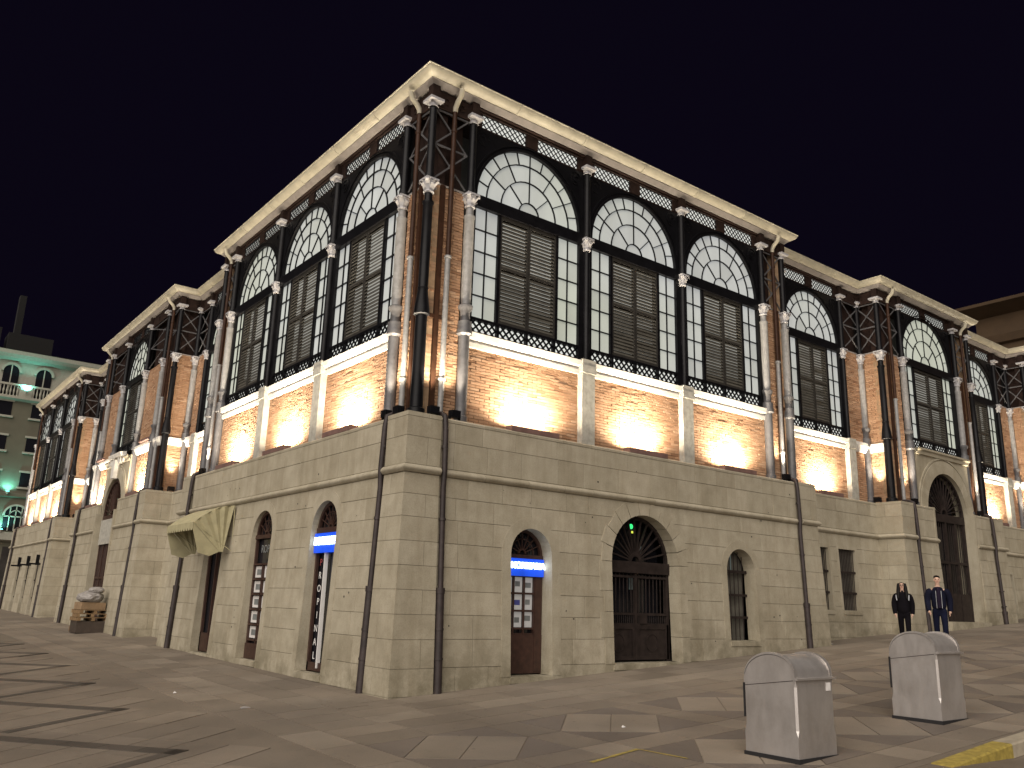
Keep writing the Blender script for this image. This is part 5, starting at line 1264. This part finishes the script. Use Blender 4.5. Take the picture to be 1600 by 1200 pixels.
# ================================================================== houses behind
def house_left():
    h = empty('apartment_house', (-8, 62, gz(-8, 62))); tag(h, 'cream apartment house with arched attic windows and teal uplights beyond the hall', 'building')
    inv = Matrix.Translation(h.location).inverted()
    fr = Fr((0, 62), (1, 0), (0, -1))
    def put(mb, nm, mat, par=None, **k):
        o = mb.build(nm, mat, par or h, **k)
        if par is None: o.matrix_parent_inverse = inv
        return o
    X0, X1 = -24.0, 9.0
    mb = MB(fr); mb.box(X0, X1, -10, 0, -0.5, 16.1); put(mb, 'wall', 'house_cream')
    mb = MB(fr); mb.box(X0, X1, -8, -0.3, 16.1, 19.2); put(mb, 'attic_wall', 'house_white')
    mb = MB(fr); mb.extr([(-0.4, 19.15), (0.25, 19.35), (0.45, 19.6), (0.5, 19.9), (-0.4, 19.95)], X0, X1); put(mb, 'cornice', 'house_white')
    mb = MB(fr); mb.extr([(-0.4, 19.95), (0.52, 19.95), (-4.5, 20.6), (-4.5, 19.95)], X0, X1); put(mb, 'roof', 'house_tile')
    mb = MB(fr); mb.extr([(0, 15.95), (0.4, 16.1), (0.4, 16.3), (-0.3, 16.3)], X0, X1); put(mb, 'balcony_ledge', 'house_white')
    mb = MB(fr); mb.box(X0, X1, 0.18, 0.36, 17.12, 17.28); bl = put(mb, 'balustrade', 'house_white')
    WS = 2.33
    for k in range(-9, 4):
        u = 0.0+WS*k
        m2 = MB(fr); m2.box(u-0.55, u+0.55, -0.29, -0.22, 16.4, 18.3); m2.arcbar(u, 18.3, 0.0, 0.55, 0, pi, -0.29, -0.22, 14); wdw = put(m2, 'arched_window', 'dark_glass')
        m2 = MB(fr); m2.arcbar(u, 18.3, 0.55, 0.74, 0, pi, -0.29, -0.12, 16); m2.box(u-0.04, u+0.04, -0.22, -0.18, 16.4, 18.82); put(m2, 'window_surround', 'house_white', wdw)
        m2 = MB(fr); m2.box(u+0.72, u+WS-0.72, 0.19, 0.34, 16.3, 17.12); put(m2, 'balustrade_panel', 'house_white', bl)
        for q in range(6):
            uu = u-0.6+0.24*q; m2 = MB(fr); m2.lathe(uu, 0.27, [(0.06, 16.3), (0.035, 16.42), (0.075, 16.66), (0.035, 16.95), (0.06, 17.12)], 6); put(m2, 'baluster', 'house_white', bl)
        for z in (14.75, 12.05, 9.3):
            m2 = MB(fr); m2.box(u-0.5, u+0.45, -0.02, 0.03, z, z+1.1); ww = put(m2, 'window', 'dark_glass')
            m2 = MB(fr); m2.box(u-0.65, u+0.6, 0.0, 0.16, z-0.16, z-0.01); put(m2, 'window_sill', 'house_white', ww); m2 = MB(fr); m2.box(u-0.62, u+0.57, 0.0, 0.09, z+1.11, z+1.26); put(m2, 'window_lintel', 'house_white', ww)
        uc = u-0.35
        m2 = MB(fr); m2.box(uc-0.8, uc+0.8, 0.0, 0.04, 5.9, 7.05); m2.arcbar(uc, 7.05, 0, 0.8, 0, pi, 0.0, 0.04, 16); ga = put(m2, 'arched_gallery_window', 'dark_glass')
        m2 = MB(fr); m2.arcbar(uc, 7.05, 0.76, 0.9, 0, pi, 0.02, 0.12, 16); m2.arcbar(uc, 7.05, 0.38, 0.45, 0, pi, 0.02, 0.09, 12)
        for q in (-0.4, 0, 0.4): m2.box(uc+q-0.035, uc+q+0.035, 0.02, 0.09, 5.9, 7.05+sqrt(0.76**2-q*q))
        m2.box(uc-0.8, uc+0.8, 0.02, 0.09, 6.95, 7.05); put(m2, 'window_bars', 'house_white', ga)
        m2 = MB(fr); m2.box(u-0.85, u+0.95, 0.0, 0.05, gz(u, 62)-0.5, 4.7); put(m2, 'shop_opening', 'interior_dark')
    mb = MB(fr); mb.extr([(0, 5.1), (0.45, 5.2), (0.45, 5.75), (0, 5.8)], X0, X1); put(mb, 'canopy_ledge', 'house_white')
    mb = MB(fr); mb.extr([(0, 8.45), (0.25, 8.5), (0.25, 8.75), (0, 8.8)], X0, X1); put(mb, 'floor_band', 'house_cream')
    for k in range(-6, 3):
        for (z, d, s) in ((16.75, 0.62, 1.0), (8.85, 0.42, 1.0), (5.95, 0.5, 1.1)):
            u = 1.16+WS*2*k-(0.0 if z > 9 else 0.05)
            m2 = MB(fr); m2.lathe(u, d, [(0.06, z-0.2), (0.14, z-0.05), (0.14, z)], 10); lo = put(m2, 'uplight', 'house_white')
            m2 = MB(fr); m2.lathe(u, d, [(0.12, z+0.005), (0.12, z+0.03)], 10); put(m2, 'uplight_lens', 'teal_lens', lo)
            if -5 < u < 4:
                ld = bpy.data.lights.new('uplight_lamp', 'SPOT'); ld.energy = 230*s; ld.color = (0.22, 1.0, 0.85); ld.spot_size = radians(140); ld.spot_blend = 0.9; ld.shadow_soft_size = 0.08
                l_ = bpy.data.objects.new('uplight_lamp', ld); l_.location = fr.P(u, d, z+0.10); l_.rotation_euler = Vector((0, 0.5, 1)).to_track_quat('-Z', 'Y').to_euler(); link(l_, lo)
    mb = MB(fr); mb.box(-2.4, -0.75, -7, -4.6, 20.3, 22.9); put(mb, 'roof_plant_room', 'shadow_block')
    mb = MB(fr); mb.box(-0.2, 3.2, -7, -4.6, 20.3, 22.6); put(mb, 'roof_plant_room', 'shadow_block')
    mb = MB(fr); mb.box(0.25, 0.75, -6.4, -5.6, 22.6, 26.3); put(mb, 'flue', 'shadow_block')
    return h
house_left()
def house_right():
    h = empty('ochre_house', (52, -2, gz(52, -2))); tag(h, 'dim ochre house with wide eaves rising behind the far right end of the hall', 'building')
    inv = Matrix.Translation(h.location).inverted(); fr = Fr((52, 0), (0, 1), (-1, 0))
    def put(mb, nm, mat, par=None):
        o = mb.build(nm, mat, par or h)
        if par is None: o.matrix_parent_inverse = inv
        return o
    mb = MB(fr); mb.box(-22, 11.5, -12, -0.5, 0, 22.0); put(mb, 'wall', 'house_ochre')
    mb = MB(fr); mb.extr([(-0.5, 19.9), (-0.2, 20.0), (0.0, 20.5), (-0.5, 20.6)], -22, 11.6); put(mb, 'cornice', 'house_ochre')
    mb = MB(fr); mb.extr([(-0.5, 22.0), (0.9, 22.5), (0.95, 22.7), (-0.5, 22.7)], -22.5, 12.2); put(mb, 'eaves', 'house_ochre')
    mb = MB(fr); mb.extr([(0.95, 22.7), (-5, 23.6), (-5, 22.7)], -22.5, 12.2); put(mb, 'roof', 'house_tile')
    for k in range(8):
        u = -19.5+4.0*k; m2 = MB(fr); m2.box(u-0.6, u+0.6, -0.51, -0.47, 16.6, 18.8); w_ = put(m2, 'window', 'dark_glass'); m2 = MB(fr); m2.box(u-0.75, u+0.75, -0.5, -0.38, 16.4, 16.58); put(m2, 'window_sill', 'house_ochre', w_)
    return h
house_right()
